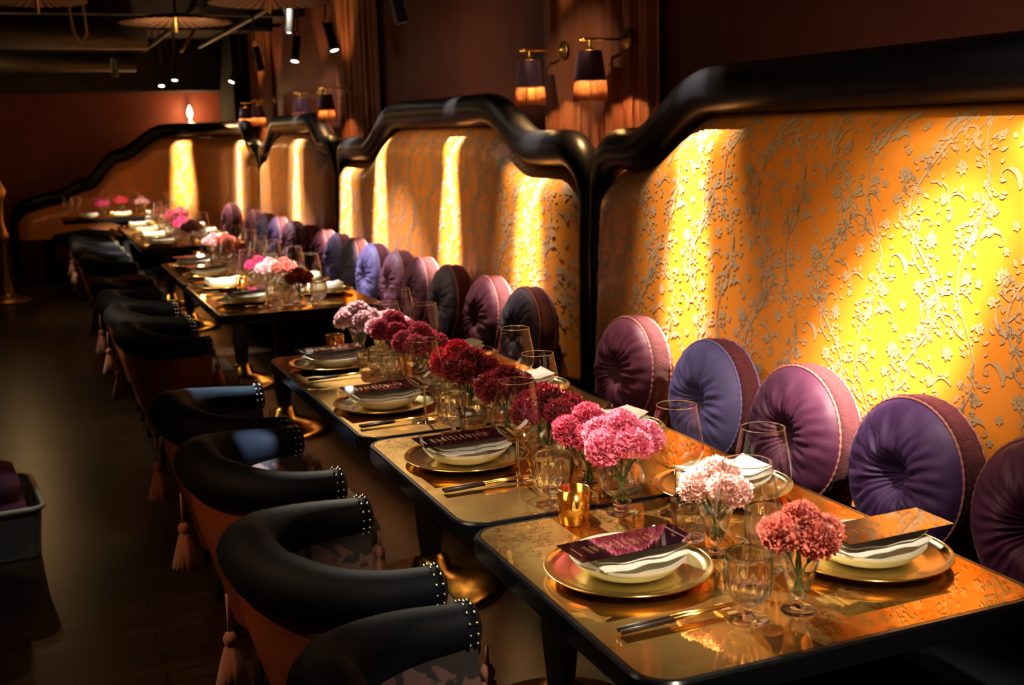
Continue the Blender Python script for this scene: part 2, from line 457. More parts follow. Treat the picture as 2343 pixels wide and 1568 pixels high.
make_bench(W1,4.55,8.80,6,'black bench seat under the second gold back')
make_bench(W1,8.87,12.0,6,'black bench seat under the third gold back')
make_bench(W2,12.07,16.2,40,'black bench seat curving round the far corner')

# ------------------------------------------------------------------ drapes behind the lamps
def drape(y0,y1,label):
    mb=MB(); G=[]; n=int((y1-y0)/.012)
    rr=random.Random(int(y0*10)); ph=[rr.uniform(0,6.28) for _ in range(4)]
    for i in range(n+1):
        y=y0+(y1-y0)*i/n
        x=XW-.030-.012*sin(y*2*pi/.17+ph[0]+1.6*sin(y*4))-.006*sin(y*2*pi/.083+ph[1]+sin(y*7))
        G.append([(x,y,.3),(x,y,1.4),(x,y,ZC-.01)])
    grid(mb,G,flip=True)
    tag(mb.build('drape',PLEAT),label,'drape','pleated drapes on the long wall')
drape(4.35,5.55,'pleated russet drape between the first and second banquette backs')
drape(8.5,9.8,'pleated russet drape behind the middle pair of fringed lamps')
drape(12.6,13.75,'pleated russet drape near the dark corner column')

# ------------------------------------------------------------------ cushions
def cushion_mats(c,name):
    m=bump(varied(mat(name,rough=.56,spec=.30,Sheen_Weight=.35,Sheen_Roughness=.35,Sheen_Tint=tuple(min(1,x*3+.25) for x in c)),tuple(x*.85 for x in c),c,scale=8),500,.1,.0006)
    return m
CUSH=[cushion_mats((.11,.022,.05),'burgundy_satin'),cushion_mats((.12,.095,.25),'lavender_satin'),cushion_mats((.085,.018,.055),'plum_satin'),cushion_mats((.065,.026,.11),'violet_satin'),cushion_mats((.30,.09,.15),'rose_satin'),cushion_mats((.07,.055,.10),'slate_satin')]
PIPE=[mat('rose_cord',(.36,.12,.11),.7),mat('violet_cord',(.22,.16,.42),.6)]
FUR=bump(mat('burgundy_plush',(.055,.011,.017),.85,Sheen_Weight=.6,Sheen_Roughness=.5,Sheen_Tint=(.6,.12,.16)),260,1.0,.012,detail=6)
def make_cushion(ci,seed):
    """round bolster, axis along -x, centre at origin"""
    rr=random.Random(seed); R_=.200
    root=empty('round_cushion')
    amp=[rr.uniform(.3,1) for _ in range(26)]; off=[rr.uniform(-.25,.25) for _ in range(26)]
    def face(x0,sgn):
        mb=MB(); G=[]; NA=104; NR=18
        for i in range(NA):
            a=2*pi*i/NA; k=i//4; f=((i%4)/4)
            ple=cos(2*pi*(i/4.0)+off[k%26])*amp[k%26]
            row=[]
            for j in range(NR+1):
                t=j/NR; r=R_*t
                # donut section, deep button in the middle
                h=.056*(sin(pi*min(1,(t*.90+.10)))**.55)
                if t<.40: q_=sin(pi/2*t/.40)**1.8; h=h*q_-.024*(1-q_)
                h+=ple*.0085*sin(pi*min(1,t*1.05))*(1-t)*1.9+.0052*sin(i*.63+t*9+seed)*t*(1-t)*3+.0034*sin(i*1.7-t*14)*t*(1-t)*3
                h+=ple*.0020*max(0,(t-.55))*2
                if t==1: h=0
                row.append((x0+sgn*h,r*cos(a),r*sin(a)))
            G.append(row)
        grid(mb,G,flip=sgn<0,wrapu=True); return mb
    face(-.028,-1).build('front_face',CUSH[ci],root)
    face(.042,1).build('rear_face',CUSH[ci],root)
    mb=MB(); G=[]
    for i in range(120):
        a=2*pi*i/120; row=[]
        for x,r in ((-.030,.985),(-.024,1.03),(-.012,1.035),(.007,1.005),(.026,1.035),(.040,1.02),(.044,.985)):
            q=R_*r*(1+rr.uniform(-.010,.012)); row.append((x,q*cos(a),q*sin(a)))
        G.append(row)
    grid(mb,G,wrapu=True); mb.build('plush_gusset',FUR,root)
    for nm,x in (('front_cord',-.031),('rear_cord',.045)):
        mb=MB(); pts=[];rad=[]
        for i in range(240):
            a=2*pi*i/240; pts.append((x,R_*1.005*cos(a),R_*1.005*sin(a))); rad.append(.0036+.0010*sin(i*2*pi/4))
        tube(mb,pts,rad,seg=6,closed=True); mb.build(nm,PIPE[0 if ci!=1 else 1],root)
    return root
CP={}
def cushion(y,z,x,ci,label,yaw=0,tilt=.10,group='round cushions along the banquette'):
    if ci not in CP: CP[ci]=Proto(make_cushion(ci,11+ci))
    o=CP[ci].place((x,y,z)); o.rotation_euler=(rt.uniform(-2,2),tilt,yaw)
    tag(o,label,'cushion',group)
ZCU=.69
for (y,ci,lab,yaw) in (
  (3.80,0,'burgundy round cushion at the far end of the nearest banquette',.15),
  (3.24,1,'lavender blue round cushion, second from the black divider on the nearest banquette',.12),
  (2.76,2,'plum round cushion with rose cord, between the lavender and the violet ones',.18),
  (2.27,3,'violet round cushion beside the two nearest right-hand plates',.10),
  (1.83,2,'dark plum round cushion cut off by the right edge of the photo',.05),
  (4.78,5,'slate round cushion just past the tall black divider',.05),
  (5.26,0,'burgundy round cushion second past the tall black divider',.05),
  (5.82,5,'slate cushion behind the wine glass, third past the tall black divider',.1),
  (6.30,2,'plum round cushion in the middle of the second banquette',.0),
  (6.74,0,'dark burgundy cushion between the plum and the pale lavender ones',.0),
  (7.28,1,'pale lavender round cushion under the second banquette\'s bright streak',.25),
  (7.76,5,'dark slate cushion left of the pale lavender one',.1),
  (8.20,1,'lavender cushion near the second black divider',.1),
  (8.63,0,'burgundy cushion touching the second black divider',.1),
  (9.15,0,'dark burgundy cushion just past the second divider',.1),
  (9.75,4,'rose pink cushion in front of the third gold banquette',.25),
  (10.35,3,'violet cushion left of the rose pink one',.1),
  (10.9,1,'lavender cushion of the third banquette',.1),
  (11.5,0,'dark burgundy cushion beside the third divider',.1),
  (12.9,4,'rose cushion alone on the farthest long-wall banquette',.2)):
    cushion(y-(.06 if y>2.5 else .035),ZCU-.018,2.035,ci,lab,yaw*.25)

# ------------------------------------------------------------------ tables
def rrect(x0,x1,y0,y1,r,n=8):
    pts=[]
    for cx,cy,a0 in ((x1-r,y1-r,0),(x0+r,y1-r,pi/2),(x0+r,y0+r,pi),(x1-r,y0+r,3*pi/2)):
        for i in range(n+1):
            a=a0+pi/2*i/n; pts.append((cx+r*cos(a),cy+r*sin(a)))
    return pts
ZT=.75
def make_table(x0,x1,y0,y1,label,group='gold mirror-topped tables'):
    cx,cy=(x0+x1)/2,(y0+y1)/2; hx,hy=(x1-x0)/2,(y1-y0)/2
    root=empty('dining_table',(cx,cy,0)); tag(root,label,'table',group)
    def ring(pts,z): return [(x,y,z) for x,y in pts]
    def loft(mb,rings,mi=0,top=False,bot=False):
        n=len(rings[0]); vs=[p for r in rings for p in r]; fs=[]
        for k in range(len(rings)-1):
            for i in range(n):
                j=(i+1)%n; fs.append((k*n+i,k*n+j,(k+1)*n+j,(k+1)*n+i))
        if top: fs.append(tuple((len(rings)-1)*n+i for i in range(n)))
        if bot: fs.append(tuple(range(n-1,-1,-1)))
        mb.add(vs,fs,mi)
    R0=rrect(-hx,hx,-hy,hy,.07); R1=rrect(-hx+.004,hx-.004,-hy+.004,hy-.004,.066); R2=rrect(-hx+.011,hx-.011,-hy+.011,hy-.011,.06); R3=rrect(-hx+.013,hx-.013,-hy+.013,hy-.013,.058)
    mb=MB(); loft(mb,[ring(R2,ZT-.045),ring(R0,ZT-.040),ring(R0,ZT-.004),ring(R1,ZT),ring(R2,ZT),ring(R2,ZT-.004)],bot=True)
    te=mb.build('table_edge',BLACKL,root,auto=35)
    mb=MB(); loft(mb,[ring(R2,ZT-.004),ring(R3,ZT)],top=True); mb.build('tabletop',TOP,root,auto=20)
    mb=MB(); lathe(mb,[(.0,ZT-.046),(.13,ZT-.046),(.13,ZT-.07),(.045,ZT-.10),(.035,.40),(.05,.30),(.045,.22),(.035,.12)],24)
    mb.build('pedestal',BLACKM,root)
    mb=MB(); lathe(mb,[(.036,.135),(.06,.12),(.07,.08),(.16,.045),(.24,.03),(.255,.012),(.255,0),(0,0)],36); mb.build('pedestal_foot',BRASS,root)
    return root
X0,X1=.78,1.582
for y0,y1,lab in ((1.385,2.168,'gold-topped table nearest the camera, set with two places'),
   (2.18,2.958,'gold-topped table second from the camera with a votive at its front seam'),
   (2.97,4.30,'long gold-topped table at the far end of the nearest row'),
   (5.44,6.75,'gold-topped table at the front of the middle row, past the gap'),
   (6.765,8.06,'gold-topped table at the back of the middle row'),
   (9.29,10.6,'gold-topped table at the front of the far row'),
   (10.615,11.99,'gold-topped table at the back of the far row')):
    make_table(X0,X1,y0,y1,lab)
make_table(.33,1.62,13.25,13.95,'gold-topped table set across the end of the room')

# ------------------------------------------------------------------ tableware prototypes
def pr_charger():
    root=empty('charger_plate')
    mb=MB(); lathe(mb,[(0,.004),(.10,.004),(.112,.006),(.135,.013),(.158,.017),(.157,.0185),(.157,.0165),(.135,.009),(.105,.0),(0,.0)],72); mb.build('plate_body',CHARGER,root)
    mb=MB(); tube(mb,[(.157*cos(2*pi*i/96),.157*sin(2*pi*i/96),.018) for i in range(96)],.0016,6,closed=True); mb.build('rim_band',GOLDRIM,root)
    return root
def pr_plate():
    mb=MB(); lathe(mb,[(0,.016),(.07,.016),(.088,.019),(.104,.028),(.116,.036),(.118,.0385),(.1165,.039),(.1185,.037),(.108,.0255),(.092,.012),(.075,.006),(.072,.004),(.0,.004)],64)
    o=mb.build('dinner_plate',PORC); o.data.transform(Matrix.Diagonal((.93,.93,1,1))); return o
def pr_napkin(seed):
    rr=random.Random(seed); root=empty('folded_napkin')
    p1,p2=rr.uniform(0,6),rr.uniform(0,6)
    def sag(x,y): # long axis x
        return .0175*(abs(x)/.105)**1.7+.003*sin(x*42+p1)+.0015*sin(x*90+y*30+p2)
    for k,(w,l,z0,th) in enumerate(((.132,.192,.020,.008),(.112,.194,.029,.009))):
        mb=MB(); top=[];bot=[];nx,ny=28,8
        for i in range(nx+1):
            x=-l/2+l*i/nx; rt_=[];rb=[]
            for j in range(ny+1):
                y=-w/2+w*j/ny+.004*sin(x*30+k*2+p1); e=1-(abs(2*j/ny-1))**6; ex=1-(abs(2*i/nx-1))**10
                zc=z0+sag(x,y)*(1 if k else .9); t=th*(.25+.75*min(e,ex))
                rt_.append((x,y,zc+t)); rb.append((x,y,zc))
            top.append(rt_);bot.append(rb)
        grid(mb,top,flip=False); grid(mb,bot,flip=True)
        # side walls
        for j in (0,ny):
            grid(mb,[[bot[i][j],top[i][j]] for i in range(nx+1)],flip=(j==0))
        for i in (0,nx):
            grid(mb,[[bot[i][j],top[i][j]] for j in range(ny+1)],flip=(i!=0))
        mb.build('lower_fold' if k==0 else 'upper_fold',LINEN,root)
    return root
def pr_card():
    root=empty('menu_card')
    mb=MB(); box(mb,(0,0,0),(.245,.100,.0012)); cd=mb.build('card',CARD,root,smooth=False)
    rr=random.Random(5); mb=MB(); z=.00075
    def stroke(x0,y0,x1,y1,w):
        dx,dy=x1-x0,y1-y0;l=sqrt(dx*dx+dy*dy)+1e-9;nx,ny=-dy/l*w/2,dx/l*w/2
        mb.add([(x0-nx,y0-ny,z),(x1-nx,y1-ny,z),(x1+nx,y1+ny,z),(x0+nx,y0+ny,z)],[(0,1,2,3)])
    # flowing script heading, running across the short side at the +x end
    def script(xc,y0,y1,h,n,w=.0011):
        pts=[]; m=n*10
        for i in range(m+1):
            t=i/m; u=2*pi*n*t
            pts.append((xc+h*.5*sin(u)*(1 if int(t*n)%3 else 1.7),y0+(y1-y0)*t+h*.35*cos(u)))
        for a_,b_ in zip(pts,pts[1:]): stroke(a_[0],a_[1],b_[0],b_[1],w)
    script(.104,.034,-.030,.0030,11,.0005); script(.092,-.004,-.016,.0022,3,.0004)
    x=.060
    while x>-.085:
        grp=rr.choice((1,2,3))
        for q in range(grp):
            hl=rr.uniform(.010,.024); yy=hl
            while yy>-hl:
                l=rr.uniform(.003,.008); stroke(x,yy,x,max(-hl,yy-l),.0004); yy-=l+.0015
            x-=.0046
        x-=.0055
    script(-.108,.022,-.022,.002,8,.0004)
    mb.build('gold_lettering',INK,cd,smooth=False)
    return root
def pr_chopsticks():
    root=empty('chopsticks')
    for y in (-.0055,.0055):
        mb=MB(); pts=[(-.12,y*1.2,.009),(-.02,y*1.1,.011)]; tube(mb,pts,[.0042,.0038],10); mb.build('dark_handle',WOODB,root)
        mb=MB(); tube(mb,[(-.02,y*1.1,.011),(.115,y*.6,.0135)],[.0034,.0018],10); mb.build('gold_tip',BRASS,root)
    return root
def pr_rest():
    mb=MB(); G=[]
    for i in range(13):
        x=-.009+.018*i/12; h=.0105-.0035*cos(2*pi*i/12)*0
        G.append([(x*1.15,-.024,0),(x,-.023,.007),(x,-.014,.0085),(x,0,.0065),(x,.014,.0085),(x,.023,.007),(x*1.15,.024,0)])
    grid(mb,G); mb.add(G[0],[tuple(range(7))]); mb.add(G[-1],[tuple(range(7))])
    return mb.build('chopstick_rest',BRASSD,auto=40)
def pr_wine():
    root=empty('wine_glass')
    bowl=[(.0045,.098),(.010,.100),(.028,.106),(.045,.118),(.0555,.134),(.0575,.146),(.056,.165),(.051,.195),(.0455,.222),(.0425,.240)]
    inner=[(max(r-.0011,.003),z+(.0012 if z<.13 else 0)) for r,z in bowl[::-1]]
    mb=MB(); lathe(mb,bowl,64); mb.build('bowl',THIN,root)
    mb=MB(); tube(mb,[(.0425*cos(2*pi*i/64),.0425*sin(2*pi*i/64),.240) for i in range(64)],.0011,6,closed=True); mb.build('rim',CRYSTAL,root)
    mb=MB(); lathe(mb,[(0,.0982),(.0045,.0975),(.004,.090),(.0036,.06),(.0036,.02),(.006,.010),(.012,.0055),(.030,.003),(.040,.0018),(.041,.0009),(.040,.0),(0,0)],40); mb.build('stem_and_foot',CRYSTAL,root)
    return root
def ribf(n,amp,ks):
    return lambda a_,k: 1+(amp*abs(cos(n*a_/2))-amp/2 if k in ks else 0)
def pr_goblet():
    prof=[(0,0),(.033,0),(.034,.0015),(.031,.0035),(.012,.007),(.0065,.012),(.0055,.022),(.010,.030),(.024,.040),(.034,.056),(.0385,.078),(.0395,.100),(.0385,.128),(.0375,.142),(.0371,.1424),(.0368,.140),(.0382,.100),(.0370,.080),(.0322,.062),(.020,.048),(0,.044)]
    mb=MB(); lathe(mb,prof,64,rib=ribf(16,.07,(7,8,9,10,11)))
    o=mb.build('water_goblet',CRYSTAL); o.data.transform(Matrix.Diagonal((1.06,1.06,.83,1))); return o
def pr_tumbler():
    prof=[(0,0),(.026,0),(.029,.002),(.034,.03),(.038,.06),(.040,.085),(.0388,.0852),(.036,.06),(.031,.025),(.026,.014),(0,.012)]
    mb=MB(); lathe(mb,prof,60,rib=ribf(12,.06,(2,3,4)))
    return mb.build('fluted_tumbler',CRYSTAL)
def pr_vase(kind):
    if kind=='urn': prof=[(0,0),(.030,0),(.031,.002),(.026,.005),(.010,.009),(.006,.016),(.011,.024),(.020,.045),(.030,.080),(.036,.100),(.037,.112),(.030,.124),(.024,.130),(.027,.140),(.029,.146),(.027,.146),(.0215,.131),(.028,.120),(.033,.108),(.026,.078),(.016,.046),(.004,.030),(0,.030)]
    elif kind=='double': prof=[(0,0),(.034,0),(.035,.002),(.030,.005),(.012,.010),(.010,.014),(.020,.020),(.021,.026),(.012,.031),(.012,.035),(.034,.044),(.046,.060),(.050,.080),(.046,.098),(.034,.112),(.020,.118),(.018,.121),(.023,.126),(.020,.132),(.025,.142),(.026,.155),(.022,.168),(.020,.168),(.0235,.155),(.0225,.142),(.016,.132),(.017,.120),(.032,.109),(.043,.096),(.047,.080),(.043,.062),(.030,.048),(0,.042)]
    elif kind=='oval': prof=[(0,0),(.022,0),(.023,.002),(.012,.006),(.009,.012),(.020,.030),(.027,.058),(.026,.085),(.018,.112),(.016,.124),(.021,.134),(.019,.134),(.0145,.122),(.016,.112),(.0235,.085),(.0245,.058),(.018,.033),(0,.020)]
    else: prof=[(0,0),(.030,0),(.034,.003),(.044,.020),(.050,.045),(.048,.068),(.036,.090),(.020,.104),(.016,.116),(.018,.130),(.024,.142),(.022,.142),(.0165,.131),(.0145,.116),(.018,.106),(.033,.090),(.045,.068),(.047,.045),(.041,.021),(.031,.006),(0,.006)]
    mb=MB(); lathe(mb,prof,56,rib=ribf(20,.03,set(range(6,14))) if kind in('bulb','double') else ribf(10,.05,(7,8,9)) if kind=='urn' else None)
    return mb.build('bud_vase',CRYSTAL)
VZ={'urn':.146,'double':.168,'oval':.134,'bulb':.142}
def pr_votive():
    root=empty('votive_candle')
    mb=MB(); lathe(mb,[(0,.0),(.031,0),(.033,.002),(.034,.076),(.0325,.076),(.0315,.006),(0,.005)],48); mb.build('glass_cup',VOT,root)
    mb=MB(); lathe(mb,[(0,.006),(.019,.006),(.019,.022),(.016,.023),(0,.0225)],24); wx=mb.build('wax',WAX,root)
    mb=MB(); lathe(mb,[(0,.023),(.0035,.028),(.0038,.034),(.0015,.044),(0,.048)],12); mb.build('flame',FLAME,wx)
    return root
# carnations
PETC={}
def petal_mat(name,c,c2):
    m=mat('petals_'+name,rough=.65,spec=.3,Sheen_Weight=.2)
    P(m).inputs['Subsurface Weight'].default_value=.0
    varied(m,c,c2,scale=45,detail=2,lo=.35,hi=.65)
    tr=N(m,'ShaderNodeBsdfTranslucent'); tr.inputs['Color'].default_value=(*c2,1)
    ms=N(m,'ShaderNodeMixShader'); ms.inputs['Fac'].default_value=.22
    L(m,P(m).outputs[0],ms.inputs[1]); L(m,tr.outputs[0],ms.inputs[2]); L(m,ms.outputs[0],m.node_tree.nodes['Material Output'].inputs['Surface'])
    return m
for n_,c,c2 in (('coral',(.62,.13,.09),(.72,.20,.14)),('blush',(.88,.46,.40),(.95,.64,.56)),('pink',(.80,.13,.26),(.90,.28,.42)),('rose',(.62,.05,.13),(.74,.11,.20)),
    ('crimson',(.17,.003,.010),(.26,.006,.018)),('red',(.50,.004,.022),(.62,.012,.04)),('mauve',(.42,.035,.085),(.55,.075,.13)),('palepink',(.84,.42,.42),(.90,.58,.58)),('magenta',(.62,.01,.13),(.78,.05,.25)),('rust',(.42,.075,.035),(.52,.11,.05))):
    PETC[n_]=petal_mat(n_,c,c2)
def bloom_mesh(seed,R_=.036):
    rr=random.Random(seed); mb=MB()
    # inner body
    lathe(mb,[(0,-.55*R_),(.5*R_,-.45*R_),(.72*R_,-.1*R_),(.70*R_,.25*R_),(.45*R_,.58*R_),(0,.70*R_)],12)
    NP=92
    for k in range(NP):
        t=(k+.5)/NP; ct=1-1.45*t; st=sqrt(max(0,1-ct*ct)); ph=k*2.399963
        d=Vector((st*cos(ph),st*sin(ph),ct))
        d=(d+Vector((rr.uniform(-.15,.15),rr.uniform(-.15,.15),rr.uniform(-.1,.1)))).normalized()
        tg=d.cross(Vector((rr.uniform(-1,1),rr.uniform(-1,1),rr.uniform(-1,1)))).normalized(); nn=d.cross(tg)
        rad=R_*rr.uniform(.92,1.12)*(1 if d.z>-.2 else .92); w=R_*rr.uniform(.34,.48); r0=.45*R_
        ph1,ph2=rr.uniform(0,6.3),rr.uniform(0,6.3); am=R_*rr.uniform(.07,.12); nu=9
        G=[]
        for i in range(nu+1):
            u=-1+2*i/nu; row=[]
            for j in range(4):
                v=j/3
                rl=r0+(rad*(1-.10*u*u)-r0)*v + (.05*R_*(1 if i%2 else -1) if j==3 else 0)
                side=u*w*(.35+.65*v)
                wav=am*v*v*(sin(u*7+ph1)+.6*sin(u*13+ph2))
                q=d*rl+tg*side+nn*wav - d*(side*side/(R_*2.6))
                row.append(tuple(q))
            G.append(row)
        grid(mb,G)
    return mb
def make_bouquet(colour,seed,spread=.042,R_=.0335,nb=6):
    rr=random.Random(seed); root=empty('carnation_bunch')
    spots=[(0,0,.026)] if nb>1 else [(0,0,.008)]
    for k in range(nb-1):
        a_=2*pi*k/(nb-1)+rr.uniform(-.3,.3); spots.append((cos(a_)*spread,sin(a_)*spread,rr.uniform(-.006,.008)))
    for i,(x,y,z) in enumerate(spots):
        mb=bloom_mesh(seed*10+i,R_); o=mb.build('bloom',PETC[colour],root,loc=(x,y,z)); o.rotation_euler=(y*-9+rr.uniform(-.1,.1),x*9,rr.uniform(0,6))
    mb=MB()
    for i,(x,y,z) in enumerate(spots):
        mb=MB(); tube(mb,[(x*.8,y*.8,z-.02),(x*.3,y*.3,-.05),(-x*.15,-y*.15,-.09),(-x*.30,-y*.30,-.100)],[.0030,.0022,.002,.002],6); mb.build('stem',STEM,root)
    return root

# ------------------------------------------------------------------ lay the tables
PRO={}
def pro(k,f):
    if k not in PRO: PRO[k]=Proto(f())
    return PRO[k]
ORD=['nearest','second','third','fourth','fifth','sixth']
SPOTS=[]
def setting(x,y,where,side,card=True,sticks=True,nap=0,rz=0.0,cdx=0):
    SPOTS.append((x,y)); z=ZT+.0005; rr=random.Random(int(x*100+y*1000))
    tag(pro('ch',pr_charger).place((x,y,z),rr.uniform(0,6)),'gold lustre charger plate, '+where,'charger plate','charger plates')
    tag(pro('pl',pr_plate).place((x,y,z+.002),rr.uniform(0,6)),'ivory plate on gold charger, '+where,'plate','ivory plates')
    nk=pro('nap%d'%nap,lambda:pr_napkin(3+nap)).place((x,y,z+.013),rz+rr.uniform(-.04,.04)); tag(nk,'folded white linen napkin, '+where,'napkin','folded napkins')
    if card:
        c=pro('card',pr_card).place((x-.012+cdx,y-.022,z+.0690),rz+rr.uniform(-.03,.05)); c.rotation_euler[0]=rr.uniform(-.015,.035)
        tag(c,'dark plum menu card, '+where,'menu card','menu cards')
    if sticks:
        sx=-1 if side=='chair' else 1
        xx=x-.025 if side=='chair' else x+.02
        tag(pro('cs',pr_chopsticks).place((xx,y-.235 if side=='chair' else y-.22,z),0.02 if side=='chair' else pi+.03),'dark-handled gold chopsticks, '+where,'chopsticks','pairs of chopsticks')
        tag(pro('rest',pr_rest).place((xx+.088*(-sx),y-.2335 if side=='chair' else y-.222,z-.0002),0.02),'brass chopstick rest, '+where,'chopstick rest','chopstick rests')
CL={'near':'of the nearest row','mid':'of the middle row','far':'of the far row'}
def W(i,side,row):
    s='chair side' if side=='chair' else 'banquette side'
    return '%s on the %s %s'%(ORD[i],s,CL[row])
LN=[(.972,1.805),(.966,2.65),(.952,3.32),(.965,4.02)]
for i,(x,y) in enumerate(LN): setting(x,y,W(i,'chair','near'),'chair',nap=i%2,rz=.06,sticks=(y>1.6))
RN=[(1.410,1.665),(1.404,2.15),(1.404,2.72),(1.404,3.32),(1.404,3.95)]
for i,(x,y) in enumerate(RN): setting(x,y,W(i,'b','near'),'b',card=(i==0),sticks=False,nap=(i+1)%2,rz=.03,cdx=.035)
LM=[(.975,5.86),(.972,6.52),(.975,7.12),(.972,7.75)]
for i,(x,y) in enumerate(LM): setting(x,y,W(i,'chair','mid'),'chair',nap=i%2,card=(i!=1),rz=.05)
RM=[(1.404,5.98),(1.404,6.50),(1.404,7.1),(1.404,7.7)]
for i,(x,y) in enumerate(RM): setting(x,y,W(i,'b','mid'),'b',card=False,sticks=False,nap=i%2)
LF=[(.975,9.6),(.975,10.25),(.975,10.95),(.975,11.62)]
for i,(x,y) in enumerate(LF): setting(x,y,W(i,'chair','far'),'chair',nap=i%2,card=(i%2==0))
for i,y in enumerate((9.7,10.35,11.05,11.7)): setting(1.404,y,W(i,'b','far'),'b',card=False,sticks=False)
for i,x in enumerate((.60,.95,1.30)): setting(x,13.46,('left','middle','right')[i]+' place of the end table','end',card=False,sticks=False)

TAKEN=[(x_,y_,.158,0) for x_,y_ in SPOTS]
RAD={'w':(.042,.057),'g':(.043,.043),'t':(.043,.043),'v':(.036,.036),'urn':(.040,.050),'double':(.052,.052),'oval':(.030,.040),'bulb':(.052,.052)}
def free(x,y,kind):
    lo,mi=RAD[kind]
    def ok(px,py):
        for qx,qy,ql,qm in TAKEN:
            d=sqrt((px-qx)**2+(py-qy)**2)
            if d<lo+ql or (qm and d<(mi+qm)*.97): return False
        return .83<px<1.53 or py>13
    best=None
    for rr_ in range(0,30):
        for k in range(1 if rr_==0 else 24):
            px=x+rr_*.006*cos(k*pi/12); py=y+rr_*.006*sin(k*pi/12)
            if ok(px,py): best=(px,py); break
        if best: break
    if best: TAKEN.append((best[0],best[1],lo,mi))
    return best
def glass(kind,x,y,where,scale=None):
    z=ZT+.0005
    q=free(x,y,kind)
    if q is None: return
    x,y=q
    if kind=='w': tag(pro('wine',pr_wine).place((x,y,z),0,scale),'tall wine glass '+where,'wine glass','wine glasses')
    elif kind=='g': tag(pro('gob',pr_goblet).place((x,y,z),y*3,scale),'ribbed water goblet '+where,'goblet','water goblets')
    else: tag(pro('tum',pr_tumbler).place((x,y,z),y*3,scale),'fluted tumbler '+where,'tumbler','fluted tumblers')
FL=[(1.150,1.525,'urn','coral',1.0,4,'coral pink carnations nearest the camera'),
 (1.140,1.815,'urn','blush',1.0,4,'white-pink carnations lit brightly, second from the camera'),
 (1.125,2.115,'double','pink',1.25,4,'vivid pink carnations over the table seam'),
 (1.160,2.345,'oval','rose',1.19,4,'rose carnations behind the vivid pink ones'),
 (1.145,2.54,'bulb','crimson',1.25,4,'dark crimson carnations nearest of three crimson bunches'),
 (1.150,2.82,'bulb','crimson',1.16,4,'dark crimson carnations in the middle of three crimson bunches'),
 (1.110,2.99,'double','crimson',1.12,4,'dark crimson carnations farthest of three crimson bunches'),
 (1.160,3.23,'bulb','red',1.25,4,'bright red carnations beyond the crimson ones'),
 (1.155,3.58,'urn','mauve',1.25,4,'dusty rose carnations beyond the red ones'),
 (1.115,3.74,'double','mauve',1.19,4,'second dusty rose bunch beside the first'),
 (1.120,3.97,'bulb','palepink',1.19,4,'pale pink carnations second from the far end of the near row'),
 (1.105,4.17,'urn','palepink',1.25,4,'pale pink carnations at the far end of the near row'),
 (1.190,5.57,'urn','rust',.95,4,'rust carnations at the front of the middle row'),
 (1.180,5.90,'double','coral',.95,4,'salmon carnations behind the rust ones'),
 (1.150,6.10,'urn','palepink',1.0,4,'glowing white-pink carnations on the middle row'),
 (1.130,6.32,'bulb','magenta',.95,4,'magenta carnations on the middle row'),
 (1.150,6.70,'urn','crimson',1.0,4,'dark crimson carnations on the middle row'),
 (1.150,7.02,'bulb','crimson',1.0,4,'second dark crimson bunch on the middle row'),
 (1.150,7.34,'urn','rust',1.0,4,'rust-red carnations near the far end of the middle row'),
 (1.140,7.68,'double','coral',.95,4,'salmon carnations near the far end of the middle row'),
 (1.130,7.92,'urn','palepink',1.05,4,'white carnations at the far end of the middle row'),
 (1.170,9.35,'urn','palepink',1.2,4,'pale pink carnations at the front of the far row'),
 (1.160,9.85,'urn','magenta',1.1,4,'magenta carnations on the far row'),
 (1.180,10.4,'bulb','crimson',1.1,4,'dark crimson carnations on the far row'),
 (1.190,10.9,'urn','mauve',1.1,4,'mauve carnations on the far row'),
 (1.320,11.3,'urn','pink',1.1,4,'pink carnations on the banquette side of the far row'),
 (1.180,11.75,'urn','coral',1.1,4,'coral carnations at the far end of the far row'),
 (.96,13.76,'double','red',1.15,4,'red carnations on the end table'),
 (.76,13.76,'urn','magenta',1.15,4,'hot pink carnations on the end table'),
 (1.20,13.76,'urn','palepink',1.1,4,'pale pink carnations on the right of the end table')]
BP={}
for i,(x,y,vk,colr,sc,nb,lab) in enumerate(FL):
    q=free(x,y,vk)
    if q: x,y=q
    v=pro('vase_'+vk,lambda:pr_vase(vk)).place((x,y,ZT+.0005),y)
    shape={'urn':'footed urn-shaped','double':'double-bulb','oval':'slim oval','bulb':'round-bodied'}[vk]
    tag(v,'%s vase holding the %s'%(shape,lab.split(',')[0]),'vase','glass bud vases')
    if colr not in BP: BP[colr]=Proto(make_bouquet(colr,i+1))
    o=BP[colr].place((x,y,ZT+VZ[vk]-.010*sc),y*2.3,sc)
    tag(o,'bunch of '+lab,'flowers','carnation bunches')

votl=[(1.005,2.105,'gold mercury-glass votive on the seam of the two nearest tables'),(1.03,4.24,'gold votive at the far corner of the nearest row by the menu card'),
      (1.09,6.36,'gold votive right of the second chair-side napkin of the middle row'),(1.03,7.98,'gold votive at the far end of the middle row'),(1.07,11.2,'gold votive near the far end of the far row'),
      (1.22,4.05,'gold votive on the banquette side of the nearest row'),(1.28,2.98,'gold votive behind the crimson carnations'),(1.26,7.3,'gold votive by the middle row cushions'),(.85,13.6,'votive on the end table')]
for x,y,lab in votl:
    q=free(x,y,'v')
    if q is None: continue
    x,y=q; tag(pro('vot',pr_votive).place((x,y,ZT+.0005),y),lab,'candle','gold votive candles')

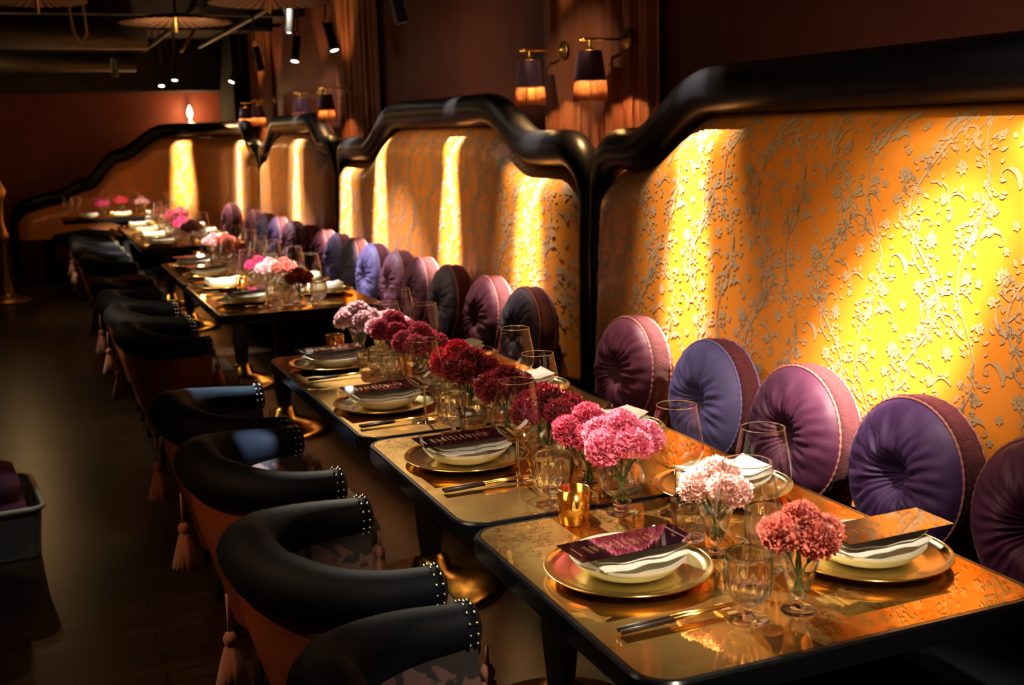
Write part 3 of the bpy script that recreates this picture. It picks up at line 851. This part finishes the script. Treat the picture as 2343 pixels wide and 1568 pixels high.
for k,x,y,wh in (
  ('t',1.085,3.14,'at the foot of the red carnations'),('g',1.13,3.36,'between the red and dusty rose carnations'),
  ('t',1.20,3.66,'behind the dusty rose vases'),('g',1.06,3.68,'left of the second dusty rose vase'),('g',1.19,4.10,'behind the farthest pale pink vase'),
  ('g',1.21,3.12,'right of the red carnation vase'),('t',1.085,2.78,'left of the middle crimson vase'),('t',1.09,2.36,'left of the rose carnation vase'),
  ('g',1.055,1.535,'in front of the coral carnations at the near table edge'),
  ('w',1.118,1.635,'between the coral and the white-pink carnations'),
  ('g',1.228,1.700,'behind the coral carnations, catching the light'),
  ('w',1.262,1.79,'before the second banquette-side plate, near the violet cushion'),
  ('w',1.245,2.125,'on the seam behind the pink carnations'),
  ('g',1.235,2.30,'right of the pink carnation vase'),
  ('g',1.012,2.235,'left of the pink carnations, behind the gold votive'),
  ('w',1.020,2.44,'right of the second chair-side plate'),
  ('w',1.235,2.71,'behind the crimson carnations, against the black divider'),
  ('g',1.20,2.86,'banquette side between two crimson bunches'),
  ('g',1.020,2.89,'right of the third chair-side plate on the near row'),
  ('w',1.020,3.09,'tallest beside the third chair-side menu card'),
  ('w',1.260,3.21,'against the orange back beyond the red carnations'),
  ('g',1.05,3.55,'among the far cluster of the near row, chair side'),
  ('g',1.24,3.52,'among the far cluster of the near row, banquette side'),
  ('w',1.225,3.75,'before the slate cushion past the divider'),
  ('w',1.255,4.17,'at the far end of the nearest row'),
  ('t',1.04,3.78,'left of the far cluster on the near row'),
  ('t',1.11,3.40,'beneath the mauve carnations'),
  ('w',1.05,3.92,'above the fourth chair-side napkin'),
  ('t',1.07,4.02,'beside the farthest pale pink vase of the near row'),
  ('t',1.22,2.48,'between the rose and crimson vases, banquette side'),
  ('t',1.06,2.66,'beside the second crimson vase'),
  ('t',1.165,1.90,'behind the white-pink carnations')):
    glass(k,x,y,wh)
sides=('on the chair side','on the banquette side')
for row,ys in (('middle',(5.62,6.05,6.45,6.95,7.4,7.85)),('far',(9.5,10.0,10.5,11.0,11.5))):
    for i,y in enumerate(ys):
        for s_,x in ((0,1.04),(1,1.29)):
            w_='%s glass pair %s, %s row'%(('nearest','second','third','fourth','fifth','farthest')[i],sides[s_],row)
            glass('w',x+.01*((i*7)%3-1),y+.09,'in the '+w_); glass('g',x+.03-.06*s_,y-.05,'in the '+w_)
            if i%2==0: glass('t',x+.075-.15*s_,y+.0,'in the '+w_)
for i,(x,y) in enumerate(((.46,13.42),(.50,13.72),(.74,13.45),(.90,13.7),(1.12,13.46),(1.40,13.6))):
    glass('w',x,y,('leftmost','second from the left','third from the left','third from the right','second from the right','rightmost')[i]+' on the end table')

# ------------------------------------------------------------------ chairs
def make_chair():
    root=empty('tub_chair')
    RC=.27; ox=-.02
    def path(n=48):
        pts=[]
        for i in range(n+1):
            t=i/n
            Ls=.085; Lc=pi*RC; T=2*Ls+Lc; d=t*T
            if d<Ls: x=ox+Ls-d; y=RC
            elif d>Ls+Lc: x=ox+(d-Ls-Lc); y=-RC
            else:
                a_=pi/2+(d-Ls)/RC; x=ox+RC*cos(a_); y=RC*sin(a_)
            b=max(0,1-abs(t-.5)/.5); pts.append((x,y,b))
        return pts
    pp=path()
    # roll
    mb=MB(); pts=[(x,y,.600+.045*(b**1.2)-.012*sin(b*pi)) for x,y,b in pp]; rad=[.046+.022*min(1,b*1.6) for x,y,b in pp]
    tube(mb,pts,rad,16); roll=mb.build('back_roll',CHAIRV,root)
    # outer shell
    mb=MB(); Go=[];Gi=[]
    for x,y,b in pp:
        dx,dy=x-ox,y; l=sqrt(dx*dx+dy*dy)+1e-9
        if x>ox: nx,ny=0,(1 if y>0 else -1)
        else: nx,ny=dx/l,dy/l
        top=.60+.03*b
        ro=[];ri=[]
        for z,k in ((top,.030),(.50,.022),(.40,-.005),(.28,-.04),(.15,-.07)):
            ro.append((x+nx*k,y+ny*k,z)); 
        for z,k in ((top,-.030),(.50,-.04),(.40,-.045),(.34,-.05)): ri.append((x+nx*k,y+ny*k,z))
        Go.append(ro);Gi.append(ri)
    grid(mb,Go); mb.add([p for p in Go[0]]+[p for p in Gi[0][::-1]],[tuple(range(9))]); mb.add([p for p in Go[-1]]+[p for p in Gi[-1][::-1]],[tuple(range(9))])
    mb.build('outer_shell',COPPER,root)
    mb=MB(); grid(mb,Gi,flip=True); mb.build('inner_back',TIGER,root)
    # seat
    mb=MB(); R0=[(.12+.08*cos(a_),-.155+.08*sin(a_)) for a_ in [-pi/2+pi/2*k/6 for k in range(7)]]+[(.12+.08*cos(a_),.155+.08*sin(a_)) for a_ in [pi/2*k/6 for k in range(7)]]+[(ox+.235*cos(a_),.235*sin(a_)) for a_ in [pi/2+pi*k/18 for k in range(19)]]
    rings=[[(x*.74,y*.74,.15) for x,y in R0],[(x*.90,y*.90,.36) for x,y in R0],[(x,y,.39) for x,y in R0],[(x,y,.43) for x,y in R0],[(x*.96,y*.96,.452) for x,y in R0],[(x*.6,y*.6,.462) for x,y in R0]]
    n=len(R0); vs=[q for r in rings for q in r]; fs=[]
    for k in range(5):
        for i in range(n):
            j=(i+1)%n; fs.append((k*n+i,k*n+j,(k+1)*n+j,(k+1)*n+i))
    fs.append(tuple(5*n+i for i in range(n))); fs.append(tuple(range(n-1,-1,-1)))
    mb.add(vs,fs); mb.build('seat',TIGER,root)
    for sx in (-.17,.15):
        for sy in (-.17,.17):
            mb=MB(); tube(mb,[(sx,sy,.155),(sx*1.12,sy*1.1,0)],[.020,.012],10); mb.build('leg',BLACKM,root)
    # arm-front discs with nail heads, tassels
    for sy in (-1,1):
        x0=ox+.085; mb=MB()
        M=Matrix.Translation((x0+.004,sy*RC,.600))@Matrix.Rotation(pi/2,4,'Y')
        lathe(mb,[(0,.008),(.035,.006),(.046,.0)],20,M=M)
        for k in range(14):
            a_=2*pi*k/14; M2=Matrix.Translation((x0-.004,sy*RC+.049*cos(a_),.600+.049*sin(a_)))
            lathe(mb,[(0,-.005),(.0045,-.002),(.0045,.002),(0,.005)],8,M=M2)
            M2=Matrix.Translation((x0-.020,sy*RC+.051*cos(a_),.600+.051*sin(a_)))
            lathe(mb,[(0,-.004),(.0038,-.0015),(.0038,.0015),(0,.004)],8,M=M2)
        mb.build('nail_heads',BRASSM,roll)
    def tassel(x,y,z,l):
        mb=MB()
        tube(mb,[(x,y,z),(x,y,z-l)],.004,6)
        lathe(mb,[(0,.012),(.010,.008),(.016,-.004),(.013,-.018),(.010,-.022),(.014,-.028),(.024,-.065),(.038,-.125),(.033,-.126),(0,-.12)],28,M=Matrix.Translation((x,y,z-l)),rib=lambda a_,k:1+(.10*(1 if int(a_/(2*pi)*28)%2 else -1) if k>=5 else 0))
        mb.build('tassel',TASS,root)
    tassel(-.345,0,.56,.10); tassel(.095,.265,.55,.05); tassel(.095,-.265,.55,.05)
    return root
BRASSM=mat('nail_brass',(.6,.55,.42),.25,1)
TASS=bump(mat('russet_fringe',(.26,.085,.045),.7,Sheen_Weight=.3),300,.6,.003)
CHR=Proto(make_chair())
chy=[(1.765,0,'tub chair nearest the camera, cut off by the bottom edge, dark roll and russet shell'),
 (2.52,.02,'tub chair second from the camera with a long back tassel'),
 (3.34,.0,'tub chair third from the camera with a pale lit patch inside its back'),
 (4.04,-.03,'tub chair fourth from the camera, its arm shining blue'),
 (5.82,.0,'tub chair first past the gap, facing the middle row'),
 (6.50,.0,'second tub chair of the middle row'),
 (7.18,.0,'third tub chair of the middle row'),
 (7.86,.0,'fourth tub chair of the middle row'),
 (9.62,.0,'first tub chair of the far row'),
 (10.3,.0,'second tub chair of the far row'),(10.98,0,'third tub chair of the far row'),(11.66,0,'farthest tub chair of the far row')]
for i,(y,rz,lab) in enumerate(chy): tag(CHR.place((.675,y,0),rz),lab,'chair','tub chairs along the table row')
tag(CHR.place((.52,12.72,0),pi/2),'tub chair with its back to the camera at the left of the end table','chair','tub chairs along the table row')

# ------------------------------------------------------------------ wall lamps
SHADE=bump(mat('aubergine_shade',(.075,.022,.05),.55,Sheen_Weight=.5,Sheen_Tint=(.6,.5,.9)),300,.15,.001)
def fringe_mat():
    m=mat('orange_fringe',(.85,.36,.12),.6); tr=N(m,'ShaderNodeBsdfTranslucent'); tr.inputs['Color'].default_value=(.95,.45,.16,1)
    ms=N(m,'ShaderNodeMixShader'); ms.inputs['Fac'].default_value=.72
    L(m,P(m).outputs[0],ms.inputs[1]); L(m,tr.outputs[0],ms.inputs[2]); L(m,ms.outputs[0],m.node_tree.nodes['Material Output'].inputs['Surface']); return m
FRINGE=fringe_mat()
def make_sconce():
    root=empty('wall_lamp')   # origin at the wall plate centre, arm towards -x
    mb=MB(); M=Matrix.Rotation(-pi/2,4,'Y')
    lathe(mb,[(0,.030),(.008,.030),(.014,.024),(.016,.016),(.026,.014),(.030,.008),(.042,.007),(.046,.0),(0,0)],36,M=M); mb.build('wall_plate',BRASSD,root)
    mb=MB(); tube(mb,[(-.02,0,0),(-.06,0,0),(-.20,0,0),(-.222,0,0)],[.006,.005,.0075,.009],12)
    lathe(mb,[(0,.008),(.007,.004),(.008,-.004),(0,-.008)],12,M=Matrix.Translation((-.230,0,0))); mb.build('arm',BRASS,root)
    mb=MB(); lathe(mb,[(.0,.004),(.009,.002),(.007,-.012),(.007,-.030),(.010,-.036),(.022,-.044),(.022,-.048),(0,-.048)],20,M=Matrix.Translation((-.185,0,0))); mb.build('socket_stem',BRASS,root)
    cx=-.185
    mb=MB(); T=Matrix.Translation((cx,0,0))
    lathe(mb,[(.052,-.050),(.071,-.178),(.0695,-.178),(.0505,-.050)],40,M=T)
    for k in range(3):
        a_=2*pi*k/3; tube(mb,[(cx,0,-.047),(cx+.051*cos(a_),.051*sin(a_),-.052)],.0018,5)
    shd=mb.build('lamp_shade',SHADE,root)
    rr=random.Random(2); mb=MB()
    for k in range(86):
        a_=2*pi*k/86+rr.uniform(-.02,.02); r1=.0735*rr.uniform(.985,1.02); r0=.0705
        tube(mb,[(cx+r0*cos(a_),r0*sin(a_),-.172),(cx+r1*cos(a_),r1*sin(a_),-.21),(cx+r1*cos(a_+rr.uniform(-.03,.03)),r1*sin(a_),-.262+rr.uniform(-.004,.004))],.0016,5)
    mb.build('fringe',FRINGE,shd)
    mb=MB(); lathe(mb,[(0,-.085),(.007,-.10),(.0105,-.13),(.008,-.155),(0,-.168)],16,M=T); mb.build('bulb',BULB,root)
    return root
SCN=Proto(make_sconce())
lamps=[(4.61,'fringed aubergine wall lamp nearest the camera'),(5.262,'fringed wall lamp second from the camera, left of the nearest'),
  (8.45,'left lamp of the middle pair over the second divider'),(9.30,'right lamp of the middle pair, shade shining blue'),(12.35,'nearer lamp of the far pair by the dark column'),(13.1,'farther lamp of the far pair by the dark column')]
lamps[2]=(9.395,'pale-lit fringed wall lamp, right one of the middle pair'); lamps[3]=(10.35,'fringed wall lamp, left one of the middle pair')
def light(kind,name,loc,energy,col,**kw):
    d=bpy.data.lights.new(name,kind); d.energy=energy; d.color=col
    for k,v in kw.items():
        if k!='aim': setattr(d,k,v)
    o=bpy.data.objects.new(name,d); COL.objects.link(o); o.location=loc
    if 'aim' in kw:
        o.rotation_euler=(Vector(kw['aim'])-Vector(loc)).to_track_quat('-Z','Y').to_euler()
    return o
WARM=(1,.56,.20)
for y,lab in lamps:
    tag(SCN.place((2.50,y,1.955)),lab,'wall lamp','fringed wall lamps')
    light('POINT','lamp_light',(2.50-.185,y,1.955-.135),120,WARM,shadow_soft_size=.012)
# brass mounting boards behind the plates
# candle sconces
def candle_sconce(loc,label,rz=0,s=1):
    root=empty('candle_sconce',loc,rz); root.scale=(s,)*3; tag(root,label,'wall lamp')
    mb=MB(); tube(mb,[(0,.0,-.10),(0,-.04,-.13),(0,-.09,-.11),(0,-.10,-.06)],[.008,.007,.006,.006],8); lathe(mb,[(0,.012),(.022,.006),(.030,-.004),(.026,-.02),(0,-.03)],20,M=Matrix.Translation((0,0,-.10))@Matrix.Rotation(pi/2,4,'X'))
    lathe(mb,[(.006,-.064),(.020,-.055),(.024,-.048),(.0,-.050)],16,M=Matrix.Translation((0,-.10,0))); mb.build('bracket',BRASS,root)
    mb=MB(); lathe(mb,[(.011,-.05),(.011,.02),(0,.021)],14,M=Matrix.Translation((0,-.10,0))); mb.build('candle_tube',WAX,root)
    mb=MB(); lathe(mb,[(0,.02),(.014,.035),(.019,.055),(.013,.085),(0,.115)],14,M=Matrix.Translation((0,-.10,0))); mb.build('flame_bulb',emis('flame_bulb',(1,.72,.35),40),root)
    return root
candle_sconce((1.98,YE,1.80),'brass candle sconce glowing on the end wall left of the dark column',s=1.7)
light('POINT','candle_light',(1.98,YE-.30,1.88),13,(1,.55,.2),shadow_soft_size=.03)

# ------------------------------------------------------------------ floor candelabra at the left edge
def candelabrum():
    x,y=-.27,12.6
    root=empty('floor_candelabrum',(x,y,0)); root.scale=(2.2,2.2,1.16); tag(root,'tall gilded floor candelabrum at the left edge of the photo','candelabrum')
    mb=MB(); lathe(mb,[(0,0),(.10,0),(.10,.02),(.05,.05),(.02,.08),(.025,.14),(.012,.2),(.012,.5),(.022,.54),(.030,.58),(.018,.64),(.012,.7),(.018,.86),(.026,.90),(.036,.96),(.022,1.02),(.014,1.06),(.014,1.30),(.024,1.34),(.012,1.38),(.010,1.66),(.028,1.72),(.030,1.74),(0,1.74)],28); mb.build('post',BRASSD,root)
    mb=MB(); lathe(mb,[(0,1.74),(.020,1.745),(.018,1.82),(0,1.82)],16); mb.build('candle_tube',WAX,root)
    mb=MB(); lathe(mb,[(0,1.815),(.016,1.835),(.022,1.86),(.014,1.895),(0,1.93)],16); mb.build('flame_bulb',emis('candle_bulb',(1,.66,.28),50),root)
candelabrum()
light('POINT','candelabrum_light',(-.20,12.4,2.30),4,(1,.52,.18),shadow_soft_size=.03)

# ------------------------------------------------------------------ storage tub with folded covers, lower left
def tub():
    cx,cy=-.33,4.83
    root=empty('storage_tub',(cx,cy,0),.10); tag(root,'clear plastic storage tub on the floor at the lower left','storage tub')
    m=mat('frosted_plastic',(.30,.31,.30),.3,spec=.5,Transmission_Weight=.7)
    def shell(mb,hx,hy,z0,z1,t):
        A=rrect(-hx*.93,hx*.93,-hy*.93,hy*.93,.04);B=rrect(-hx,hx,-hy,hy,.045);C_=rrect(-hx+t,hx-t,-hy+t,hy-t,.04);D=rrect(-hx*.93+t,hx*.93-t,-hy*.93+t,hy*.93-t,.035)
        rings=[[(x,y,z0) for x,y in A],[(x,y,z1) for x,y in B],[(x,y,z1) for x,y in C_],[(x,y,z0+t) for x,y in D]]
        n=len(A); vs=[q for r in rings for q in r]; fs=[]
        for k in range(3):
            for i in range(n):
                j=(i+1)%n; fs.append((k*n+i,k*n+j,(k+1)*n+j,(k+1)*n+i))
        fs.append(tuple(range(n-1,-1,-1))); fs.append(tuple(3*n+i for i in range(n))); mb.add(vs,fs)
    mb=MB(); shell(mb,.25,.26,0.003,.20,.004); mb.build('tub_body',m,root,auto=30)
    mb=MB(); pts=[(x,y,.20) for x,y in rrect(-.255,.255,-.265,.265,.05)]; tube(mb,pts,.011,8,closed=True); mb.build('tub_rim',mat('plastic_rim',(.34,.34,.31),.35),root)
    pf=bump(mat('purple_plush',(.055,.008,.045),.8,Sheen_Weight=.6,Sheen_Tint=(.6,.15,.5)),60,.8,.01)
    for k,(dz,sx) in enumerate(((.015,.20),(.115,.205),(.215,.19))):
        mb=MB(); R0=rrect(-sx,sx,-sx,sx,.07); n=len(R0); rings=[[(x*q,y*q,z) for x,y in R0] for q,z in ((.86,0),(.98,.02),(1,.05),(.97,.08),(.8,.095),(.3,.098))]
        vs=[p for r in rings for p in r]; fs=[]
        for a_ in range(5):
            for i in range(n):
                j=(i+1)%n; fs.append((a_*n+i,a_*n+j,(a_+1)*n+j,(a_+1)*n+i))
        fs.append(tuple(5*n+i for i in range(n))); fs.append(tuple(range(n-1,-1,-1)))
        mb.add(vs,fs); o=mb.build('seat_pad',pf,loc=(cx,cy,dz),smooth=True); o.rotation_euler=(0,0,.10)
        tag(o,('purple plush pad at the bottom of the tub','purple plush pad in the middle of the tub','purple plush pad heaped on top in the tub')[k],'cushion','purple pads in the tub')
tub()

# ------------------------------------------------------------------ ceiling gear
CAN=None
def make_can():
    root=empty('track_spotlight')      # local -z is the beam, origin at the lens
    mb=MB(); lathe(mb,[(.0,.20),(.028,.20),(.032,.19),(.034,.004),(.034,-.004),(.031,-.004),(.030,.012)],28); cn=mb.build('lamp_can',BLACKM,root)
    mb=MB(); lathe(mb,[(0,.004),(.0295,.004)],24); mb.build('lens',LENS,cn)
    mb=MB(); tube(mb,[(.0,.036,.10),(0,.052,.12),(0,.05,.22),(0,0,.26)],.005,6); tube(mb,[(0,-.036,.10),(0,-.052,.12),(0,-.05,.22),(0,0,.26)],.005,6); mb.build('yoke',BLACKM,root)
    return root
CANP=Proto(make_can())
spots=[((2.05,8.0,2.15),(2.2,7.6,1.0),'black track spotlight hanging lowest before the middle lamps'),
 ((1.99,9.0,2.14),(1.7,8.6,.9),'black track spotlight with bright lens left of the lowest one'),
 ((1.92,10.0,2.13),(2.1,9.9,.9),'black track spotlight above the far pair of wall lamps'),
 ((1.85,8.5,2.31),(1.7,8.4,.8),'black track spotlight tucked high under the pipes'),
 ((2.0,12.0,2.13),(1.3,11.6,.8),'track spotlight against the dark column'),
 ((1.45,12.0,2.15),(1.3,11.6,.7),'track spotlight over the far row, right of two'),
 ((1.43,13.0,2.14),(1.3,12.4,.7),'track spotlight over the far row, left of two'),
 ((.90,12.0,2.20),(1.0,12.9,.8),'isolated bright track spotlight over the end table'),
 ((1.91,6.0,2.15),(2.2,5.9,.9),'dim dark track spotlight at the top centre')]
for loc,aim,lab in spots:
    o=CANP.place(loc); o.rotation_euler=(Vector(aim)-Vector(loc)).to_track_quat('-Z','Y').to_euler(); tag(o,lab,'spotlight','black track spotlights')
    ax=(Vector(loc)-Vector(aim)).normalized()*.255+Vector(loc)
    mb=MB(); tube(mb,[tuple(ax),(ax.x,ax.y,ZC-.005)] if ax.z<ZC-.15 else [tuple(ax),(ax.x,ax.y,ZC-.002)],.008,8)
    r_=mb.build('hanging_rod',BLACKM); tag(r_,'thin black rod carrying the '+lab.replace('black ','').split(' with ')[0],'rod','spotlight rods')
PIPEM=mat('dark_pipe',(.022,.018,.015),.5,.6)
def pipe(name,pts,r,label,m=PIPEM,seg=14,cat='pipe'):
    mb=MB(); tube(mb,pts,r,seg); o=mb.build(name,m); tag(o,label,cat)
    if name!='brass_conduit' and name!='cable_loop':
        a_,b_=Vector(pts[0]),Vector(pts[-1])
        for k in (.15,.5,.85):
            q=a_.lerp(b_,k); mb=MB(); tube(mb,[(q.x,q.y,q.z+r*.8),(q.x,q.y,ZC-.001)],.006,6); mb.build('hanger',BLACKM,o)
pipe('lighting_pipe',[(1.95,5.2,2.60),(1.95,13.7,2.60)],.022,'long dark lighting pipe running beside the right wall')
pipe('lighting_pipe',[(1.40,7.0,2.60),(1.40,14.4,2.60)],.022,'dark lighting pipe over the middle of the tables')
pipe('cross_pipe',[(.6,9.2,2.655),(2.45,9.2,2.655)],.018,'dark cross pipe above the middle wall lamps')
pipe('cross_pipe',[(-.6,11.6,2.65),(2.45,11.6,2.65)],.018,'dark cross pipe over the far row')
pipe('air_duct',[(-2.6,9.9,2.42),(1.0,9.9,2.42)],.13,'round dark air duct crossing the upper left',DUCT,24,'duct')
pipe('air_duct',[(-2.6,13.2,2.40),(1.2,13.2,2.40)],.10,'round dark air duct farther back over the end table',DUCT,24,'duct')
pipe('brass_conduit',[(1.70,11.25,2.749),(1.30,10.2,2.30)],.016,'slanting conduit glinting in the light near the parasol',BRASSD,10)
pipe('cable_loop',[(.42,8.6,2.749),(.38,8.6,2.45),(.40,8.6,2.30),(.44,8.6,2.24),(.48,8.6,2.30),(.47,8.6,2.5),(.45,8.6,2.749)],.010,'hanging pale cable loop below the ceiling, left of centre',mat('cable',(.35,.24,.14),.5),8,'cable')
for i,y in enumerate((6.2,7.6,9.0,10.4,11.8)):
    slab('trim_%d'%(3+i),(-.3,y,ZC-.07),(5.4,.12,.14),CEIL)
def parasol(x,y,z,r,label):
    root=empty('pleated_parasol',(x,y,z)); tag(root,label,'parasol','paper parasols under the ceiling')
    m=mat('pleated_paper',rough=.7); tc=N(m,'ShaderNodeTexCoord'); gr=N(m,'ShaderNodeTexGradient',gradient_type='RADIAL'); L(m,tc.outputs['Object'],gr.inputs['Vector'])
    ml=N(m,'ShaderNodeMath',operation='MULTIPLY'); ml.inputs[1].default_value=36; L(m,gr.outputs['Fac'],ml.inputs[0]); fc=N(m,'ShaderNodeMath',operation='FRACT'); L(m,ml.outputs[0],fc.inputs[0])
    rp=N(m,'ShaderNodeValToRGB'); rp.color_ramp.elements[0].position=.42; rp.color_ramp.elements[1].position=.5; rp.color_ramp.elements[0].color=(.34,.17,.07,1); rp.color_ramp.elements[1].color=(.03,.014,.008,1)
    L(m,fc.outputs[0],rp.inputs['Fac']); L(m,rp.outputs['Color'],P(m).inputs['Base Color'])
    mb=MB(); n=72
    lathe(mb,[(.02,-.0),(r*.5,-.015),(r,-.05),(r,-.04),(r*.5,0),(.02,.02)],n,rib=lambda a_,k:1+(.015*(1 if int(round(a_/(2*pi)*n))%2 else -1) if k in(2,3) else 0)); mb.build('canopy',m,root)
    mb=MB(); tube(mb,[(0,0,-.12),(0,0,ZC-z)],.012,8); mb.build('shaft',BRASSD,root)
parasol(1.17,9.35,2.50,.42,'round pleated parasol disc glowing under the ceiling at the upper left centre')
parasol(1.60,7.9,2.50,.40,'pleated parasol disc cut by the top edge, right of the other')
parasol(.17,8.1,2.50,.30,'dim pleated parasol disc at the top left corner')
# added warm uplight to brighten the parasols, no fixture behind it
light('SPOT','parasol_fill',(1.15,9.0,2.05),26,(1,.62,.32),spot_size=1.2,spot_blend=.8,shadow_soft_size=.03,aim=(1.2,9.45,2.5))

# ------------------------------------------------------------------ light
WH=(1,.86,.66); CW=(1,.93,.86)
def spot(loc,aim,e,deg,blend=.6,col=WH,soft=.02): light('SPOT','spot_beam',loc,e,col,spot_size=radians(deg),spot_blend=blend,shadow_soft_size=soft,aim=aim)
# wall washers along the banquettes: a tight beam inside a soft one
def washer(y,e,dg,x=1.80,z=2.66):
    if y>4: e*=1.45; dg+=1.5
    spot((x,y,z),(2.18,y,.92),e*3.6,dg*.92,1,WH,.012)
    spot((x,y,z),(2.245,y,1.47),e*1.7,dg*.92,1,WH,.012)
    spot((x,y+.05,z),(2.20,y,1.15),e*.6,dg*2.1,1,WH,.012)
washer(3.58,420,15)
spot((1.45,1.35,2.6),(2.19,2.50,.95),1700,17,1)
spot((1.45,1.40,2.6),(2.19,2.45,1.0),260,32,1)
spot((1.60,1.6,2.6),(2.24,1.95,1.5),420,20,1)
for y,e,dg in ((5.02,330,14),(6.12,420,14),(7.5,420,14),(8.4,420,14),(10.1,420,13),(11.6,420,13),(13.0,420,15)): washer(y,e,dg)
for az_,e_ in ((1.50,700),(1.28,700),(1.06,800),(.84,900)): spot((1.50,13.72,2.62),(1.75,14.42,az_),e_,12.5,1)
light('AREA','wall_fill',(.9,2.4,2.55),7.5,(1,.74,.45),size=.5,size_y=3.0,shape='RECTANGLE',aim=(2.25,2.6,1.15),spread=radians(95))
light('AREA','wall_fill',(.9,6.6,2.45),14,(1,.74,.45),size=.5,size_y=4.0,shape='RECTANGLE',aim=(2.25,6.6,1.15),spread=radians(95))
light('AREA','wall_fill',(.9,11.2,2.40),11,(1,.74,.45),size=.5,size_y=4.0,shape='RECTANGLE',aim=(2.25,11.2,1.15),spread=radians(95))
# table spots
spot((.95,4.3,2.60),(1.25,1.72,.75),1700,19,.8)
spot((.9,.4,2.60),(1.12,1.75,.85),210,34,.9)
spot((1.2,5.3,2.60),(1.14,3.0,.8),420,26,.8)
spot((1.1,5.6,2.60),(1.11,4.05,.9),1100,14,.6,CW)
spot((1.1,4.6,2.60),(1.16,6.1,.9),900,20,.7,CW)
spot((1.1,7.0,2.60),(1.14,7.9,.9),900,18,.7,CW)
spot((1.2,8.4,2.40),(1.12,10.2,.8),900,32,.8)
spot((1.2,11.0,2.40),(1.0,13.35,.8),900,17,.8)
spot((1.0,11.6,2.4),(1.14,11.2,.8),500,40,.8)
spot((.8,3.3,2.6),(1.14,1.82,.97),1100,6.5,.8,CW)
spot((.8,7.6,2.6),(1.15,6.12,.97),500,6.5,.8,CW)
# cushions
spot((.7,4.3,2.60),(2.0,3.0,.75),50,26,.8,(.93,.87,1.0))
spot((.5,1.8,2.60),(2.0,2.2,.65),14,24,.8,(.93,.87,1.0))
spot((.8,8.0,2.60),(2.0,7.0,.75),420,26,.8,(.93,.87,1.0))
spot((.9,11,2.5),(2.0,9.9,.75),200,24,.8,CW)
# chairs and floor
spot((.2,5.2,2.65),(.60,4.27,.66),1100,8,.4,(.6,.8,1.0))
spot((.42,2.1,2.6),(.59,3.56,.62),1700,2.8,.15,(.7,.82,1.0))
spot((-1.2,2.4,2.60),(.35,3.0,.3),75,50,1,(1,.45,.18))
spot((.12,4.45,2.6),(.02,4.62,0),30,13,.4,(.95,.95,.6))
spot((-1.0,3.0,2.4),(-.22,4.6,.15),22,11,.8,CW)  # added weak spot to lift the storage tub
light('AREA','room_fill',(-.6,3.5,2.6),1.8,(1,.50,.28),size=2.0,size_y=6.0,shape='RECTANGLE',aim=(2.2,3.5,1.2))
light('AREA','room_fill',(-.4,10.5,2.35),1.6,(1,.50,.28),size=2.0,size_y=6.0,shape='RECTANGLE',aim=(2.2,10.5,1.2))
w=bpy.data.worlds.new('world'); SC.world=w; w.use_nodes=True
spot((-1.5,6.9,2.4),(.03,4.95,0),40,9,.8,(1,.45,.15))  # added warm spot for the orange sheen on the floor by the tub
# added soft spots that brighten the arms of the wall lamps
spot((.6,3.2,2.6),(2.35,4.95,1.9),130,14,.8,(1,.8,.5))
spot((.8,7.6,2.45),(2.35,9.9,1.9),260,14,.8,(1,.85,.7))
w.node_tree.nodes['Background'].inputs[0].default_value=(.05,.03,.05,1); w.node_tree.nodes['Background'].inputs[1].default_value=.03

vs=SC.view_settings; vs.view_transform='Standard'; vs.look='None'; vs.exposure=.6; vs.gamma=1; vs.use_curve_mapping=False
SC.cycles.max_bounces=14; SC.cycles.transmission_bounces=12; SC.cycles.transparent_max_bounces=24; SC.cycles.glossy_bounces=6; SC.cycles.diffuse_bounces=3
SC.cycles.caustics_reflective=True; SC.cycles.caustics_refractive=True
SC.cycles.sample_clamp_indirect=4; SC.cycles.use_denoising=True
